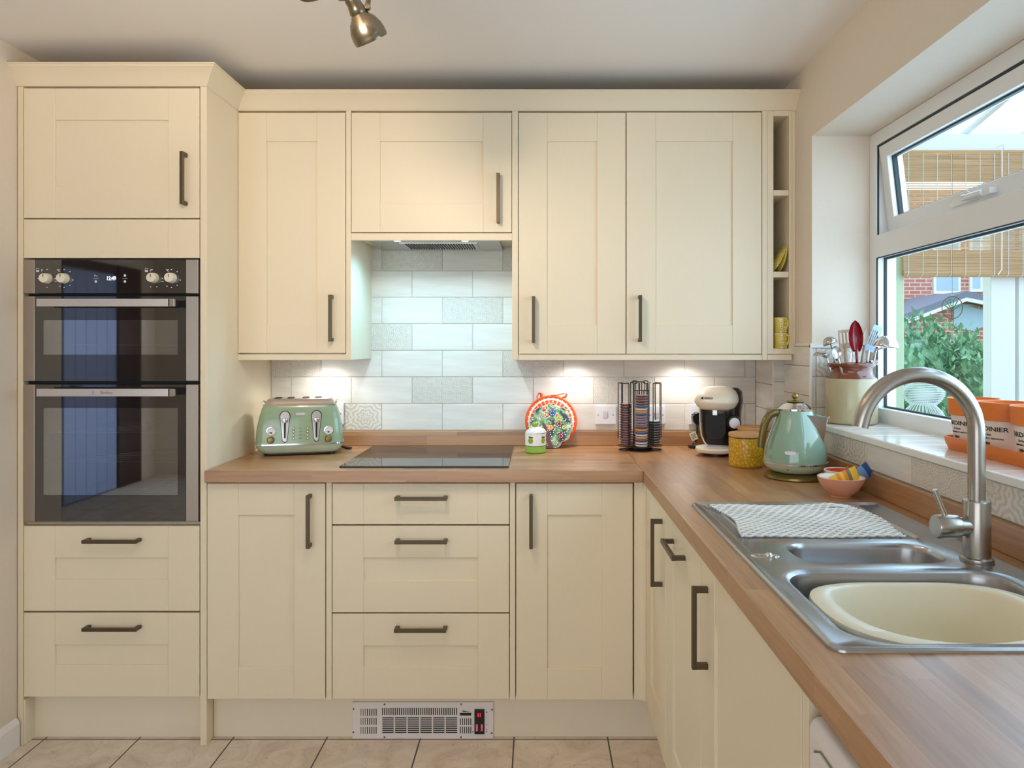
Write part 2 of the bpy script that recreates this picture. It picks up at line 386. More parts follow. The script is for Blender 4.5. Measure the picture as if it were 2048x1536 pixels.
def text(name, s, parent, M, size, mat, extrude=.0002, label=None, width=None, warp=None, font=None):
    c = bpy.data.curves.new(name, 'FONT'); c.body = s; c.size = size; c.extrude = extrude; c.align_x = 'CENTER'; c.align_y = 'CENTER'; c.resolution_u = 3; c.offset = size*.022
    t = bpy.data.objects.new('tmp', c); COL.objects.link(t)
    me = bpy.data.meshes.new_from_object(t.evaluated_get(bpy.context.evaluated_depsgraph_get())) if False else None
    bpy.context.view_layer.update()
    me = bpy.data.meshes.new_from_object(t.evaluated_get(bpy.context.evaluated_depsgraph_get()))
    bpy.data.objects.remove(t)
    k = 1.0
    if width:
        xs = [v.co.x for v in me.vertices]; k = width/(max(xs)-min(xs))
    for v in me.vertices:
        p = Vector((v.co.x*k, v.co.y, v.co.z))
        p = warp(p) if warp else M @ p
        v.co = WM[parent.name].inverted() @ p
    me.materials.clear(); me.materials.append(MATS[mat])
    o = bpy.data.objects.new(name, me); COL.objects.link(o); o.parent = parent; WM[o.name] = WM[parent.name].copy()
    if label: o['label'] = label
    return o
def face_y(x, y, z):     # text plane facing the camera side (-Y)
    return Matrix(((1, 0, 0, x), (0, 0, -1, y), (0, 1, 0, z), (0, 0, 0, 1)))
def rrect(x0, x1, y0, y1, r, z, n=6):
    pts = []
    for cx_, cy_, a0 in ((x1-r, y1-r, 0), (x0+r, y1-r, 90), (x0+r, y0+r, 180), (x1-r, y0+r, 270)):
        for i in range(n+1):
            a = math.radians(a0+90*i/n); pts.append(Vector((cx_+r*math.cos(a), cy_+r*math.sin(a), z)))
    return pts
def sell(cx_, cy_, z, hw, hd, p=4, n=40):
    out = []
    for i in range(n):
        a = 2*PI*i/n; c, s_ = math.cos(a), math.sin(a)
        out.append(Vector((cx_+hw*math.copysign(abs(c)**(2/p), c), cy_+hd*math.copysign(abs(s_)**(2/p), s_), z)))
    return out
# ------------------------------------------------------------------ the room
WX, BY = .963, 3.038
WIN0, WIN1, SZ, RZ = .72, 2.54, 1.086, 2.083     # window recess: near/far jamb, sill, head
b = MB(); b.box(-4.1, 1.25, -2.8, 3.14, -.1, 0); struct(b.build('floor', 'floor_tile'))
b = MB(); b.box(-4.1, 1.25, -2.8, 3.14, 2.35, 2.45); struct(b.build('ceiling', 'ceiling_paint'))
b = MB(); b.box(-1.757, 1.25, BY, BY+.1, 0, 2.35); struct(b.build('wall_back', 'wall_paint'))
b = MB(); b.box(-4.0, -1.757, 2.2, BY+.1, 0, 2.35); struct(b.build('wall_left', 'wall_paint'))
b = MB(); b.box(-4.1, -4.0, -2.8, 3.14, 0, 2.35); struct(b.build('wall_far_left', 'wall_paint'))
b = MB()   # rear wall with a wide opening, added to let light in from behind
b.box(-4.0, -3.3, -2.8, -2.7, 0, 2.35); b.box(.3, WX, -2.8, -2.7, 0, 2.35); b.box(-3.3, .3, -2.8, -2.7, 2.15, 2.35)
struct(b.build('wall_rear', 'wall_paint'))
b = MB()
b.box(WX, WX+.29, -2.8, BY, 0, SZ-.02); b.box(WX, WX+.29, -2.8, BY, RZ, 2.35)
b.box(WX, WX+.29, -2.8, WIN0, SZ-.02, RZ); b.box(WX, WX+.29, WIN1, BY, SZ-.02, RZ)
struct(b.build('wall_right', 'wall_paint'))
b = MB(); b.prism([(-1.757, 0), (-1.742, 0), (-1.742, .078), (-1.748, .09), (-1.752, .096), (-1.757, .096)], 2.2, 2.437)
struct(b.build('baseboard_left', 'white_gloss', bevel=.001))
# ---- splashback tiles
TP, TH = .2535, .1112
ROWZ = [.9935+TH*i for i in range(8)]
def tiles(b, u0, u1, rows, off, place, pats=None, gap=.0022, last=None):
    """rows: list of (z0, z1, parity); place(ua, ub, za, zb) -> 8 corner box args; pats: {(row, index): material}"""
    for r, (za, zb, par) in enumerate(rows):
        k = math.floor((u0-off)/TP)-2
        while True:
            a = off+k*TP+(TP/2 if par else 0); e = a+TP
            if a > u1: break
            ca, ce = max(a, u0)+gap/2, min(e, u1)-gap/2
            if ce-ca > .006:
                m = (pats or {}).get((r, k), 'tile_plain')
                vs = b.box(*place(ca, ce, za+gap/2, zb-gap/2), m)
                for v in vs:
                    for l in v.link_loops:
                        f = l.face; n = f.normal
                        uu = v.co.x if abs(n.y) > .5 or abs(n.z) > .5 else v.co.y
                        l[b.uv].uv = (uu-a+k*1.0*0, v.co.z-za)
            k += 1
off0 = X(763.5, 3.03)
b = MB()
rows = [(ROWZ[i], ROWZ[i+1], i % 2) for i in range(7)]
pl = lambda a, e, z0, z1: (a, e, 3.030, 3.0375, z0, z1)
pats = {(0, -1): 'tile_mandala', (1, 0): 'tile_lace', (1, 3): 'tile_lace', (2, 2): 'tile_damask', (2, -2): 'tile_lace', (3, 0-0): 'tile_damask', (4, 1): 'tile_lace', (6, 0): 'tile_damask', (6, 2): 'tile_lace', (3, -1): 'tile_damask'}
del pats[(3, 0)]
tiles(b, -1.116, .914, rows[:3], off0, pl, {k: v for k, v in pats.items() if k[0] < 3})
up = {(k[0]-3, k[1]): v for k, v in pats.items() if k[0] >= 3}
tiles(b, -.697, -.07, [(ROWZ[i], ROWZ[i+1], i % 2) for i in range(3, 7)], off0, pl, up)
struct(b.build('wall_back_tiles', bevel=.0016, kind='structure'))
b = MB(); b.box(-1.116, .914, 3.0325, 3.0385, .985, 1.78); struct(b.build('wall_back_grout', 'grout'))
# boxed-in pipe in the corner, tiled
b = MB(); b.box(.918, WX+.01, 2.814, 3.03, .93, 1.292, 'grout')
for i, (za, zb) in enumerate(((.9935, 1.0945), (1.0945, 1.1955), (1.1955, 1.2925))):
    b.box(.913, .919, 2.811, 3.028, za+.001, zb-.001, 'tile_plain'); b.box(.9145, WX, 2.809, 2.815, za+.001+.012, zb-.001+.012 if i < 2 else 1.292, 'tile_plain')
struct(b.build('wall_boxing', bevel=.001))
# tiles on the window wall: under the sill and up the pier
b = MB()
plx = lambda a, e, z0, z1: (.957, WX+.002, a, e, z0, z1)
tiles(b, -.1, 2.54, [(.992, 1.066, 0)], 2.36, plx, {(0, -1): 'tile_mandala', (0, -4): 'tile_mandala', (0, -6): 'tile_lace', (0, -3): 'tile_damask'})
tiles(b, 2.54, 2.811, [(.992, 1.066, 0), (1.066, 1.17, 0), (1.17, 1.275, 0), (1.275, 1.346, 0)], 2.5400, plx)
b.box(.956, WX+.002, 2.5335, 2.811, 1.346, 1.356, 'white_gloss')
struct(b.build('wall_right_tiles', bevel=.0012))
b = MB()
ply = lambda a, e, z0, z1: (a, e, 2.5335, 2.5405, z0, z1)
tiles(b, .957, 1.166, [(1.086, 1.131, 0), (1.131, 1.240, 0), (1.240, 1.340, 0)], .975-TP*2, ply, {(2, 2): 'tile_mandala'})
b.box(.953, 1.166, 2.530, 2.541, 1.340, 1.352, 'white_gloss'); b.box(.953, .961, 2.531, 2.541, 1.086, 1.352, 'white_gloss')
struct(b.build('trim_jamb_tiles', bevel=.0012))
b = MB()
y = WIN0
while y < WIN1-.01:
    b.box(.952, 1.166, y+.001, min(y+.2, WIN1-.002)-.001, 1.066, SZ, 'sill_tile'); y += .2
b.box(.949, .953, WIN0, WIN1-.002, 1.067, SZ-.001, 'white_gloss')
struct(b.build('trim_window_sill', bevel=.003))

# ---- window 1: fixed lower light, top-hung vent ajar
GX0, GX1 = 1.165, 1.235
YN, YF = WIN0+.048, 2.492        # frame inner edges
b = MB()
b.box(GX0, GX1, 2.492, WIN1-.001, SZ, RZ-.001); b.box(GX0, GX1, WIN0, YN, SZ, RZ-.001)
b.box(GX0, GX1, YN, YF, SZ, 1.135); b.box(GX0, GX1, YN, YF, 2.036, RZ-.001); b.box(GX0, GX1, YN, YF, 1.650, 1.727)
b.box(1.192, 1.202, YN, YF, 1.135, 1.141, 'gasket'); b.box(1.192, 1.202, YN, YF, 1.643, 1.650, 'gasket'); b.box(1.192, 1.202, YF-.005, YF, 1.135, 1.65, 'gasket')
b.box(GX0, GX0+.006, YF-.0045, YF-.0005, 1.137, 1.648, 'gasket'); b.box(GX0+.001, GX0+.006, YN, YF, 1.6465, 1.650, 'gasket')
b.box(GX0+.004, GX0+.01, YN, YF, 2.030, 2.036, 'gasket'); b.box(GX0+.004, GX0+.01, YF-.004, YF, 1.727, 2.036, 'gasket')
win = b.build('window_1', 'upvc', bevel=.0025); struct(win)
b = MB(); b.box(1.195, 1.199, YN, YF-.004, 1.137, 1.647); b.build('glass_pane', 'window_glass', win)
# opening sash, hinged at the top, swung out a little
Ms = Matrix.Translation((1.175, 0, 2.030)) @ Matrix.Rotation(math.radians(-6.5), 4, 'Y')
ya, yb = YN+.004, YF-.006; h = .30
b = MB()
b.box(-.004, .05, yb-.048, yb, -h, 0, M=Ms); b.box(-.004, .05, ya, ya+.048, -h, 0, M=Ms)
b.box(-.004, .05, ya+.048, yb-.048, -.045, 0, M=Ms); b.box(-.004, .05, ya+.048, yb-.048, -h, -h+.052, M=Ms)
for q in ((ya+.048, yb-.048, -.051, -.045), (ya+.048, yb-.048, -h+.052, -h+.057), (yb-.053, yb-.048, -h+.052, -.045)):
    b.box(.012, .03, q[0], q[1], q[2], q[3], 'gasket', M=Ms)
sash = b.build('opening_sash', 'upvc', win, bevel=.003)
b = MB(); b.box(.022, .026, ya+.05, yb-.05, -h+.055, -.049, M=Ms); b.build('glass_pane', 'window_glass', sash)
yh = 2.03
b = MB()
Mh = Ms @ Matrix.Translation((-.006, yh, -h+.028))
b.loft([[Mh @ Vector((x, y_, z_)) for y_, z_ in ((-.07, -.012), (.06, -.012), (.075, -.004), (.05, .006), (.012, .018), (-.02, .018), (-.06, .002))] for x in (.003, -.006)], 'white_gloss')
b.tube([Mh @ Vector((-.012, -.02, .002)), Mh @ Vector((-.018, -.07, .0)), Mh @ Vector((-.02, -.11, -.002))], .0085, 10, 'upvc')
b.tube([Mh @ Vector((-.012, -.012, .002)), Mh @ Vector((-.012, -.026, .002))], .0095, 10, 'chrome')
b.box(-.02, .002, -.14, -.11, -.010, .006, 'upvc', M=Mh)
b.build('window_handle', 'upvc', sash, smooth=True)

# ---- rear of the room, seen only as a reflection in the oven
b = MB()
for i in range(5): b.box(-3.99, -3.955, -1.93+i*.152+.002, -1.93+(i+1)*.152-.002, .01, 2.0)
d = b.build('door_1', 'blue_door_paint', bevel=.003); struct(d)
b = MB(); b.tube([(-3.95, -1.25, 1.0), (-3.91, -1.25, 1.0), (-3.91, -1.34, 1.0)], .009, 8); b.build('door_handle', 'pewter', d, smooth=True)
b = MB(); b.box(-3.99, -3.95, -2.35, -1.96, 0, 2.1); b.box(-3.99, -3.96, -1.15, -1.08, 0, 2.1); b.box(-3.99, -3.96, -1.95, -1.08, 2.02, 2.1)
struct(b.build('trim_door_surround', 'dark_timber', bevel=.003))
b = MB()
for x0, x1 in ((-3.3, -3.22), (-1.55, -1.45), (.22, .3)): b.box(x0, x1, -2.79, -2.73, .0, 2.15)
b.box(-3.22, -1.55, -2.79, -2.73, 0, .1); b.box(-1.45, .22, -2.79, -2.73, 0, .1); b.box(-3.22, -1.55, -2.79, -2.73, 2.05, 2.15); b.box(-1.45, .22, -2.79, -2.73, 2.05, 2.15)
struct(b.build('added_rear_doors', 'upvc', bevel=.003))  # garden door frames made up to dress the added rear opening

# ------------------------------------------------------------------ fitted cabinets
FY, UY = 2.442, 2.697     # door planes of floor and wall units
CP = 'cream_paint'
def shaker(b, x0, x1, z0, z1, t=.022, st=.105, rail=.107, rec=.007, panel=True):
    b.box(x0, x0+st, 0, t, z0, z1); b.box(x1-st, x1, 0, t, z0, z1)
    if panel:
        b.box(x0+st, x1-st, .0006, t, z1-rail, z1); b.box(x0+st, x1-st, .0006, t, z0, z0+rail); b.box(x0+st-.001, x1-st+.001, rec, t-.001, z0+rail-.001, z1-rail+.001)
    else: b.box(x0+st, x1-st, .0006, t, z0, z1)
def handle(b, o, x, z, L):
    h = L/2
    if o == 'v':
        b.box(x-.006, x+.006, -.034, -.024, z-h, z+h); b.box(x-.0055, x+.0055, -.026, 0, z-h, z-h+.013); b.box(x-.0055, x+.0055, -.026, 0, z+h-.013, z+h)
    else:
        b.box(x-h, x+h, -.034, -.024, z-.006, z+.006); b.box(x-h, x-h+.013, -.026, 0, z-.0055, z+.0055); b.box(x+h-.013, x+h, -.026, 0, z-.0055, z+.0055)
def tb(b, root):   # geometry given in the root's own frame
    return dict(mat=CP, parent=root, local=True)
def front(root, kind, x0, x1, z0, z1, hd=None, panel=True, st=.105):
    b = MB(); shaker(b, x0+.0015, x1-.0015, z0+.0015, z1-.0015, panel=panel, st=st)
    d = b.build(kind, CP, root, bevel=.0011, seg=1, local=True)
    if hd:
        b = MB(); handle(b, *hd); b.build('handle', 'pewter', d, bevel=.001, local=True, label='dark pewter bar handle')
    return d
def carcass(root, w, dep, z0, z1, shelves=(), top=True, y0=.0225, sides=(.018, .018), name='carcass', x0=0):
    b = MB(); sides = (x0+sides[0], sides[1])
    b.box(x0, sides[0], y0, dep, z0, z1); b.box(w-sides[1], w, y0, dep, z0, z1); b.box(sides[0], w-sides[1], dep-.008, dep, z0, z1)
    b.box(sides[0], w-sides[1], y0, dep-.008, z0, z0+.018)
    if top: b.box(sides[0], w-sides[1], y0, dep-.008, z1-.018, z1)
    for z in shelves: b.box(sides[0], w-sides[1], y0, dep-.008, z, z+.018)
    return b.build(name, 'cream_satin', root, local=True)
def zf(py): return Z(py, FY)
def zu(py): return Z(py, UY)
def xf(px): return X(px, FY)
def xu(px): return X(px, UY)

# tall oven housing
x0 = -1.754; T = thing('oven_housing_cabinet', 'tall cream shaker cabinet against the wall, housing the double oven', 'cabinet', (x0, FY, 0))
W_ = -1.116-x0
b = MB()
zo0, zo1 = zf(1048), zf(517)
b.box(0, .0185, .001, .59, 0, 2.222); b.box(W_-.0215, W_, .0, .59, 0, 2.222)
b.box(.0185, W_-.0215, .58, .59, .1, 2.222); b.box(.0185, W_-.0215, .0225, .58, 2.204, 2.222)
b.box(.0185, W_-.0215, .0225, .58, .153, .171); b.box(.0185, W_-.0215, .0225, .58, zo0-.02, zo0-.002); b.box(.0185, W_-.0215, .0225, .58, zo1+.002, zo1+.02)
b.build('carcass', CP, T, bevel=.001, local=True)
xa, xb = xf(46.5)-x0, xf(399.5)-x0
hx = X(363, 2.41)-x0
front(T, 'door', xa, xb, zf(437), zf(175.5), ('v', hx, Z(355, 2.41), .176))
b = MB(); shaker(b, xa+.0015, xb-.0015, zf(516), zf(438.5), panel=False); b.build('filler_panel', CP, T, bevel=.0011, seg=1, local=True)
for za, zb, hp in ((1223, 1051, 1084), (1394.5, 1225, 1260)):
    front(T, 'drawer', xa, xb, zf(za), zf(zb), ('h', X(218, 2.41)-x0, Z(hp, 2.41), .183))

def floor_unit(px0, px1, label, name='base_cabinet'):
    x0 = xf(px0)+.001; t = thing(name, label, 'cabinet', (x0, FY, 0)); return t, x0, xf(px1)-x0
T, x0, w_ = floor_unit(413, 651, 'cream single-door base cabinet between the oven housing and the drawers')
carcass(T, w_, .56, .153, .887); front(T, 'door', 0, w_, zf(1399), zf(966), ('v', X(615, 2.41)-x0, Z(1044.5, 2.41), .178))
T, x0, w_ = floor_unit(651, 1031, 'cream three-drawer base cabinet under the black hob', 'drawer_cabinet')
carcass(T, w_, .56, .153, .887, top=False)
a0, a1 = xf(664)-x0, xf(1019)-x0
b = MB(); b.box(.001, a0-.001, 0.0006, .022, .152, .887); b.build('face_strip', CP, T, bevel=.001, local=True)
b = MB(); b.box(a1+.001, w_-.001, 0.0006, .022, .152, .887); b.build('face_strip', CP, T, bevel=.001, local=True)
front(T, 'drawer', a0, a1, zf(1049.5), zf(966), ('h', X(841, 2.41)-x0, Z(998, 2.41), .174), panel=False)
front(T, 'drawer', a0, a1, zf(1225.5), zf(1051), ('h', X(841, 2.41)-x0, Z(1085, 2.41), .174))
front(T, 'drawer', a0, a1, zf(1399), zf(1227), ('h', X(840, 2.41)-x0, Z(1262, 2.41), .174))
T, x0, w_ = floor_unit(1031, 1266.5, 'cream single-door base cabinet right of the drawers, next to the corner post')
carcass(T, w_, .56, .153, .887); front(T, 'door', 0, w_, zf(1400.5), zf(966), ('v', X(1062, 2.41)-x0, Z(1045, 2.41), .178))
# corner post with a rounded inner corner
b = MB(); RX = .363
pts = [Vector((xf(1268.5), FY, 0))]+[Vector((RX-.022+.022*math.sin(a), FY-.022+.022*math.cos(a), 0)) for a in [PI/2*i/8 for i in range(9)]]
pts += [Vector((RX, FY-.03, 0)), Vector((RX+.022, FY-.03, 0)), Vector((RX+.022, FY+.022, 0)), Vector((xf(1268.5), FY+.022, 0))]
b.loft([[p+Vector((0, 0, z)) for p in pts] for z in (.153, .887)])
tag(b.build('corner_post', CP, smooth=True), 'cream curved corner post joining the two runs of base cabinets', 'corner post')

# right-hand run, doors facing the room (local x runs towards the camera)
def side_unit(ya, yb, label, name='base_cabinet'):
    return thing(name, label, 'cabinet', (RX, ya, 0), -PI/2), ya-yb
ZB0, ZB1 = .153, .885
T, w_ = side_unit(2.405, 2.052, 'cream narrow base cabinet door in the inner corner, on the window side')
carcass(T, w_, .55, .153, .886, top=False); front(T, 'door', 0, w_, ZB0, ZB1, ('v', w_-.055, Z(1107, 2.1), .196), st=.085)
T, w_ = side_unit(2.050, 1.609, 'cream base cabinet under the drainer, with a horizontal handle at its top')
carcass(T, w_, .55, .153, .886, top=False); front(T, 'door', 0, w_, ZB0, ZB1, ('h', 2.05-1.858, Z(1100, 1.858)+.002, .165), st=.106)
T, w_ = side_unit(1.607, .996, 'wide cream base cabinet below the sink bowl, handle upright near its far edge', 'sink_cabinet')
carcass(T, w_, .55, .153, .886, top=False); front(T, 'door', 0, w_, ZB0, ZB1, ('v', .062, Z(1255, 1.546), .176), st=.12)
b = MB(); b.box(RX, .94, .971, .993, 0, .887)
tag(b.build('end_panel', CP, bevel=.001), 'cream end panel between the sink cabinet and the white washing machine', 'panel')

# plinths
def plinth(nm, lab, *a):
    b = MB(); b.box(*a); tag(b.build('plinth', 'cream_satin', bevel=.001), lab, 'plinth')
b = MB(); b.box(-1.7335, -1.1385, 2.492, 2.508, .001, .152); b.box(-1.7345, -1.7335+.004, 2.445, 2.492, .001, .152)
tag(b.build('plinth', 'cream_satin'), 'cream plinth board under the oven housing drawers', 'plinth')
plinth(0, 'long cream plinth board under the back run of base cabinets', -1.1145, .428, 2.492, 2.508, .001, .152)
plinth(0, 'cream plinth board under the window-side base cabinets', .413, .429, .995, 2.49, .001, .152)

# wall cabinets
def wall_unit(px0, px1, label, name='wall_cabinet'):
    x0 = xu(px0); return thing(name, label, 'cabinet', (x0, UY, 0)), x0, xu(px1)-x0
ZT = 2.222
T, x0, w_ = wall_unit(475.5, 702, 'cream single-door wall cabinet beside the oven housing, above the toaster')
wd = xu(691.5)-x0
carcass(T, wd, BY-UY-.002, zu(708), ZT)
front(T, 'door', 0, wd, zu(707), zu(224.5), ('v', X(659.5, 2.665)-x0, Z(636, 2.665), .172), st=.106)
b = MB(); b.box(wd+.001, w_, 0, .3385, zu(720), ZT); b.build('end_panel', CP, T, bevel=.001, local=True)
T, x0, w_ = wall_unit(702.2, 1024, 'cream wall cabinet with a side-hung door over the cooker hood', 'hood_cabinet')
carcass(T, w_, BY-UY-.002, zu(480)+.022, ZT, sides=(.018, .018))
front(T, 'door', 0, w_, zu(465), zu(224.5), ('v', X(996, 2.665)-x0, Z(395, 2.665), .182), st=.106)
b = MB(); b.box(0, w_, 0, .02, zu(480.5), zu(466.5)); b.build('front_rail', CP, T, bevel=.001, local=True)
T, x0, w_ = wall_unit(1024.2, 1252, 'cream single-door wall cabinet directly right of the cooker hood')
wd = xu(1036.5)-x0
carcass(T, w_, BY-UY-.002, zu(708), ZT, x0=wd)
front(T, 'door', wd, w_, zu(708.5), zu(224.5), ('v', X(1067, 2.665)-x0, Z(639, 2.665), .172), st=.106)
b = MB(); b.box(0, wd-.001, 0, .3385, zu(720), ZT); b.build('end_panel', CP, T, bevel=.001, local=True)
T, x0, w_ = wall_unit(1252.3, 1535, 'wide cream wall cabinet beside the open shelves, above the coffee machine')
wd = xu(1524)-x0
carcass(T, wd, BY-UY-.002, zu(708), ZT)
front(T, 'door', 0, wd, zu(708.5), zu(224), ('v', X(1281, 2.665)-x0, Z(637, 2.665), .172), st=.108)
b = MB(); b.box(wd+.001, w_, 0, .03, zu(720), ZT); b.build('end_panel', CP, T, bevel=.001, local=True)
# open shelf unit
T, x0, w_ = wall_unit(1535.3, 1583.5, 'narrow cream open shelf unit beside the window wall, holding plates and mugs', 'open_shelf_unit')
i0, i1 = xu(1547)-x0, xu(1578)-x0
b = MB(); dp = BY-UY-.002
b.box(0, i0, 0, dp, zu(708), ZT); b.box(i1, w_, 0, dp, zu(708), ZT); b.box(i0, i1, dp-.008, dp, zu(708), ZT)
b.box(i0, i1, 0, dp-.008, zu(232), ZT); b.box(i0, i1, 0, dp-.008, zu(708), zu(697))
b.build('shelf_case', CP, T, bevel=.001, local=True)
b = MB(); b.box(w_+.0003, WX-.001-x0, .003, .02, zu(708), ZT); b.build('scribe_strip', CP, T, local=True)
for p0, p1 in ((391, 380), (554.5, 543)):
    b = MB(); b.box(i0+.0005, i1-.0005, .002, dp-.009, zu(p0), zu(p1)); b.build('shelf', CP, T, bevel=.001, local=True)
SHELF = (x0+i0, x0+i1, UY, zu(543), zu(697))
# light pelmets under the wall units
b = MB(); b.box(xu(475.5), xu(694), UY+.0005, UY+.02, zu(720), zu(708.6)); b.box(xu(475.5), xu(475.5)+.018, UY+.02, 3.028, zu(720), zu(708.6))
tag(b.build('light_pelmet', CP, bevel=.001), 'short cream pelmet strip under the wall cabinet above the toaster', 'pelmet')
b = MB(); b.box(xu(1037), xu(1524), UY+.0005, UY+.02, zu(720), zu(709.2)); b.box(xu(1535.5), xu(1583.5), UY+.0005, UY+.02, zu(720), zu(708.8))
tag(b.build('light_pelmet', CP, bevel=.001), 'long cream pelmet strip under the wall cabinets right of the hood', 'pelmet')
# cornice: one moulding mitred round the tall and wall units
zc0, zc1 = 2.2225, 2.286
prof = [(0, 0), (.004, .004), (.007, .010), (.020, .030), (.036, .048), (.043, .053), (.043, .058), (.047, .0585), (.047, .0635), (-.02, .0635), (-.02, 0)]
xt, xe = -1.116, WX
path = [((-1.757, FY), (0, -1)), ((xt, FY), (1, -1)), ((xt, UY), (1, -1)), ((xe, UY), (0, -1))]
loops = []
for (px, py), (nx, ny) in path:
    loops.append([Vector((px+nx*o, py+ny*o, zc0+z)) for o, z in prof])
b = MB(); b.loft(loops)
tag(b.build('cornice', CP, smooth=True, angle=25), 'cream cornice moulding stepping along the tops of the tall and wall cabinets', 'cornice')
b = MB(); b.box(-1.7565, -1.1365, FY+.023, 3.03, 2.2235, 2.232); tag(b.build('top_board', 'cream_satin'), 'flat cream board closing the top of the oven housing', 'board') if False else b.bm.free()

# under-cabinet lights
def puck(x, y, power=4.5):
    t = thing('cabinet_downlight', 'small round downlight fixed under the wall cabinet at x', 'light', (x, y, zu(708)))
    b = MB(); b.lathe([(.030, -.0005), (.032, -.004), (.030, -.009), (.024, -.009)], n=24); b.build('rim', 'chrome', t, smooth=True, local=True)
    b = MB(); b.lathe([(.0235, -.0092), (.0235, -.0075)], n=24); b.build('lens', 'led_white', t, local=True)
    s_ = spot('downlight_beam', (0, 0, -.014), (0, 0, 0), power, (1, .96, .92), math.radians(150), .8, .02); s_.parent = t
    return t
for x_, lb in ((-.87, 'round downlight under the wall cabinet above the toaster'), (.155, 'round downlight under the wall cabinet above the pot holder'), (.60, 'round downlight under the wall cabinet above the coffee machine')):
    puck(x_, 2.925)['label'] = lb
# cooker hood, recessed in its cabinet
T = thing('cooker_hood', 'grey slimline cooker hood set into the cabinet above the hob', 'cooker hood', (xu(863), 2.87, zu(480)))
hb = zu(480)+.003
b = MB(); b.box(xu(702)+.05, xu(1024)-.05, 2.719, 3.02, hb, hb+.018); b.build('hood_body', 'steel', T, bevel=.001)
b = MB(); b.box(-.535, -.235, 2.80, 2.98, hb-.002, hb+.001)
b.build('filter_frame', 'steel', T)
b = MB()
for i in range(26): b.box(-.515+i*.0103, -.515+i*.0103+.005, 2.815, 2.965, hb-.0035, hb-.0018)
b.build('grease_filter', 'black_matt', T)
for x_ in (-.530, -.274):
    b = MB(); b.lathe([(.013, hb-.0015), (.013, hb+.0005)], c=(x_, 2.735, 0), n=20); b.build('lamp', 'led_white', T)
    s_ = spot('hood_beam', (0, 0, 0), (0, 0, 0), 9, (.30, .72, 1), math.radians(160), .9, .015)
    s_.location = (x_, 2.745, hb-.006)

# oak worktops
b = MB(); b.box(-1.113, .3525, 2.418, 3.036, .89, .93)
tag(b.build('worktop', 'oak_block', bevel=.0015), 'oak block worktop along the back wall carrying the hob', 'worktop')
SX0, SX1, SY0, SY1 = .402, .898, .985, 1.912
b = MB(swap=True)
c0, c1, d0, d1 = SX0+.012, SX1-.012, SY0+.012, SY1-.012
wt = 'oak_block'
xs = [.353, c0, c1, .957]; ys = [-.15, d0, d1, 3.036]
def quad(pts, m=wt): b.face([b.bm.verts.new(p) for p in pts], m)
for zz, fl in ((.93, 0), (.89, 1)):
    for i in range(3):
        for k in range(3):
            if i == 1 and k == 1: continue
            q = [(xs[i], ys[k], zz), (xs[i+1], ys[k], zz), (xs[i+1], ys[k+1], zz), (xs[i], ys[k+1], zz)]
            quad(q[::-1] if fl else q)
for (xa, ya_, xb, yb_) in ((xs[0], ys[0], xs[3], ys[0]), (xs[3], ys[0], xs[3], ys[3]), (xs[3], ys[3], xs[0], ys[3]), (xs[0], ys[3], xs[0], ys[0]), (c0, d0, c0, d1), (c0, d1, c1, d1), (c1, d1, c1, d0), (c1, d0, c0, d0)):
    quad([(xa, ya_, .89), (xb, yb_, .89), (xb, yb_, .93), (xa, ya_, .93)])
tag(b.build('worktop', wt, weld=True), 'oak block worktop under the window, holding the steel sink', 'worktop')
b = MB(); b.box(-1.115, .913, 3.013, 3.031, .9305, .991)
tag(b.build('upstand', 'oak_block', bevel=.0015), 'oak upstand strip behind the hob along the back wall', 'upstand')
b = MB(); b.box(.938, .957, -.15, 2.808, .9305, .991)
tag(b.build('upstand', 'oak_block', bevel=.0015), 'oak upstand strip under the window tiles behind the sink', 'upstand')
# ------------------------------------------------------------------ double oven
T = thing('double_oven', 'built-in double oven with black glass doors and steel trim in the tall cabinet', 'oven', (xf(222), FY, zo0))
OY = FY-.006
def ox(px, y=OY): return X(px, y)
def oz(py, y=OY): return Z(py, y)
ol, orr, gl, gr = ox(46.5), ox(398), ox(69.5), ox(371)
b = MB()   # chassis: two cavities
zd = oz(765)
fl, fr = ox(78), ox(364)
def cavity(b, za, zb, mat='cavity_enamel'):
    y0, y1 = FY+.03, FY+.40
    b.box(fl, fl+.004, y0, y1, za, zb, mat); b.box(fr-.004, fr, y0, y1, za, zb, mat); b.box(fl, fr, y1, y1+.004, za, zb, mat); b.box(fl, fr, y0, y1, za-.004, za, mat); b.box(fl, fr, y0, y1, zb, zb+.004, mat)
cavity(b, oz(1000), oz(806)); cavity(b, oz(722), oz(628))
b.box(xf(47)+.001, fl, FY+.024, FY+.03, oz(1046), oz(518), 'black_matt'); b.box(fr, xf(399)-.0015, FY+.024, FY+.03, oz(1046), oz(518), 'black_matt')
b.box(fl, fr, FY+.024, FY+.03, oz(1046), oz(1000), 'black_matt'); b.box(fl, fr, FY+.024, FY+.03, oz(806), oz(722), 'black_matt'); b.box(fl, fr, FY+.024, FY+.03, oz(628), oz(518), 'black_matt')
b.build('oven_cavity', 'cavity_enamel', T)
b = MB()
for z in (oz(868), oz(927)):
    for k in range(9): b.tube([(fl+.006, FY+.05+k*.04, z), (fr-.006, FY+.05+k*.04, z)], .0022, 6)
    b.tube([(fl+.006, FY+.04, z), (fr-.006, FY+.04, z)], .0035, 6)
b.build('wire_rack', 'chrome', T)
b = MB(); z = oz(690)
for k in range(9): b.tube([(fl+.006, FY+.05+k*.04, z), (fr-.006, FY+.05+k*.04, z)], .0022, 6)
b.build('wire_rack', 'chrome', T)
def strips(parent, z0, z1):
    for a, c in ((ol, gl-.0008), (gr+.0008, orr-.003)):
        b = MB(); b.box(a, c, OY, OY+.028, z0, z1); b.build('side_trim', 'oven_steel', parent, bevel=.0015)
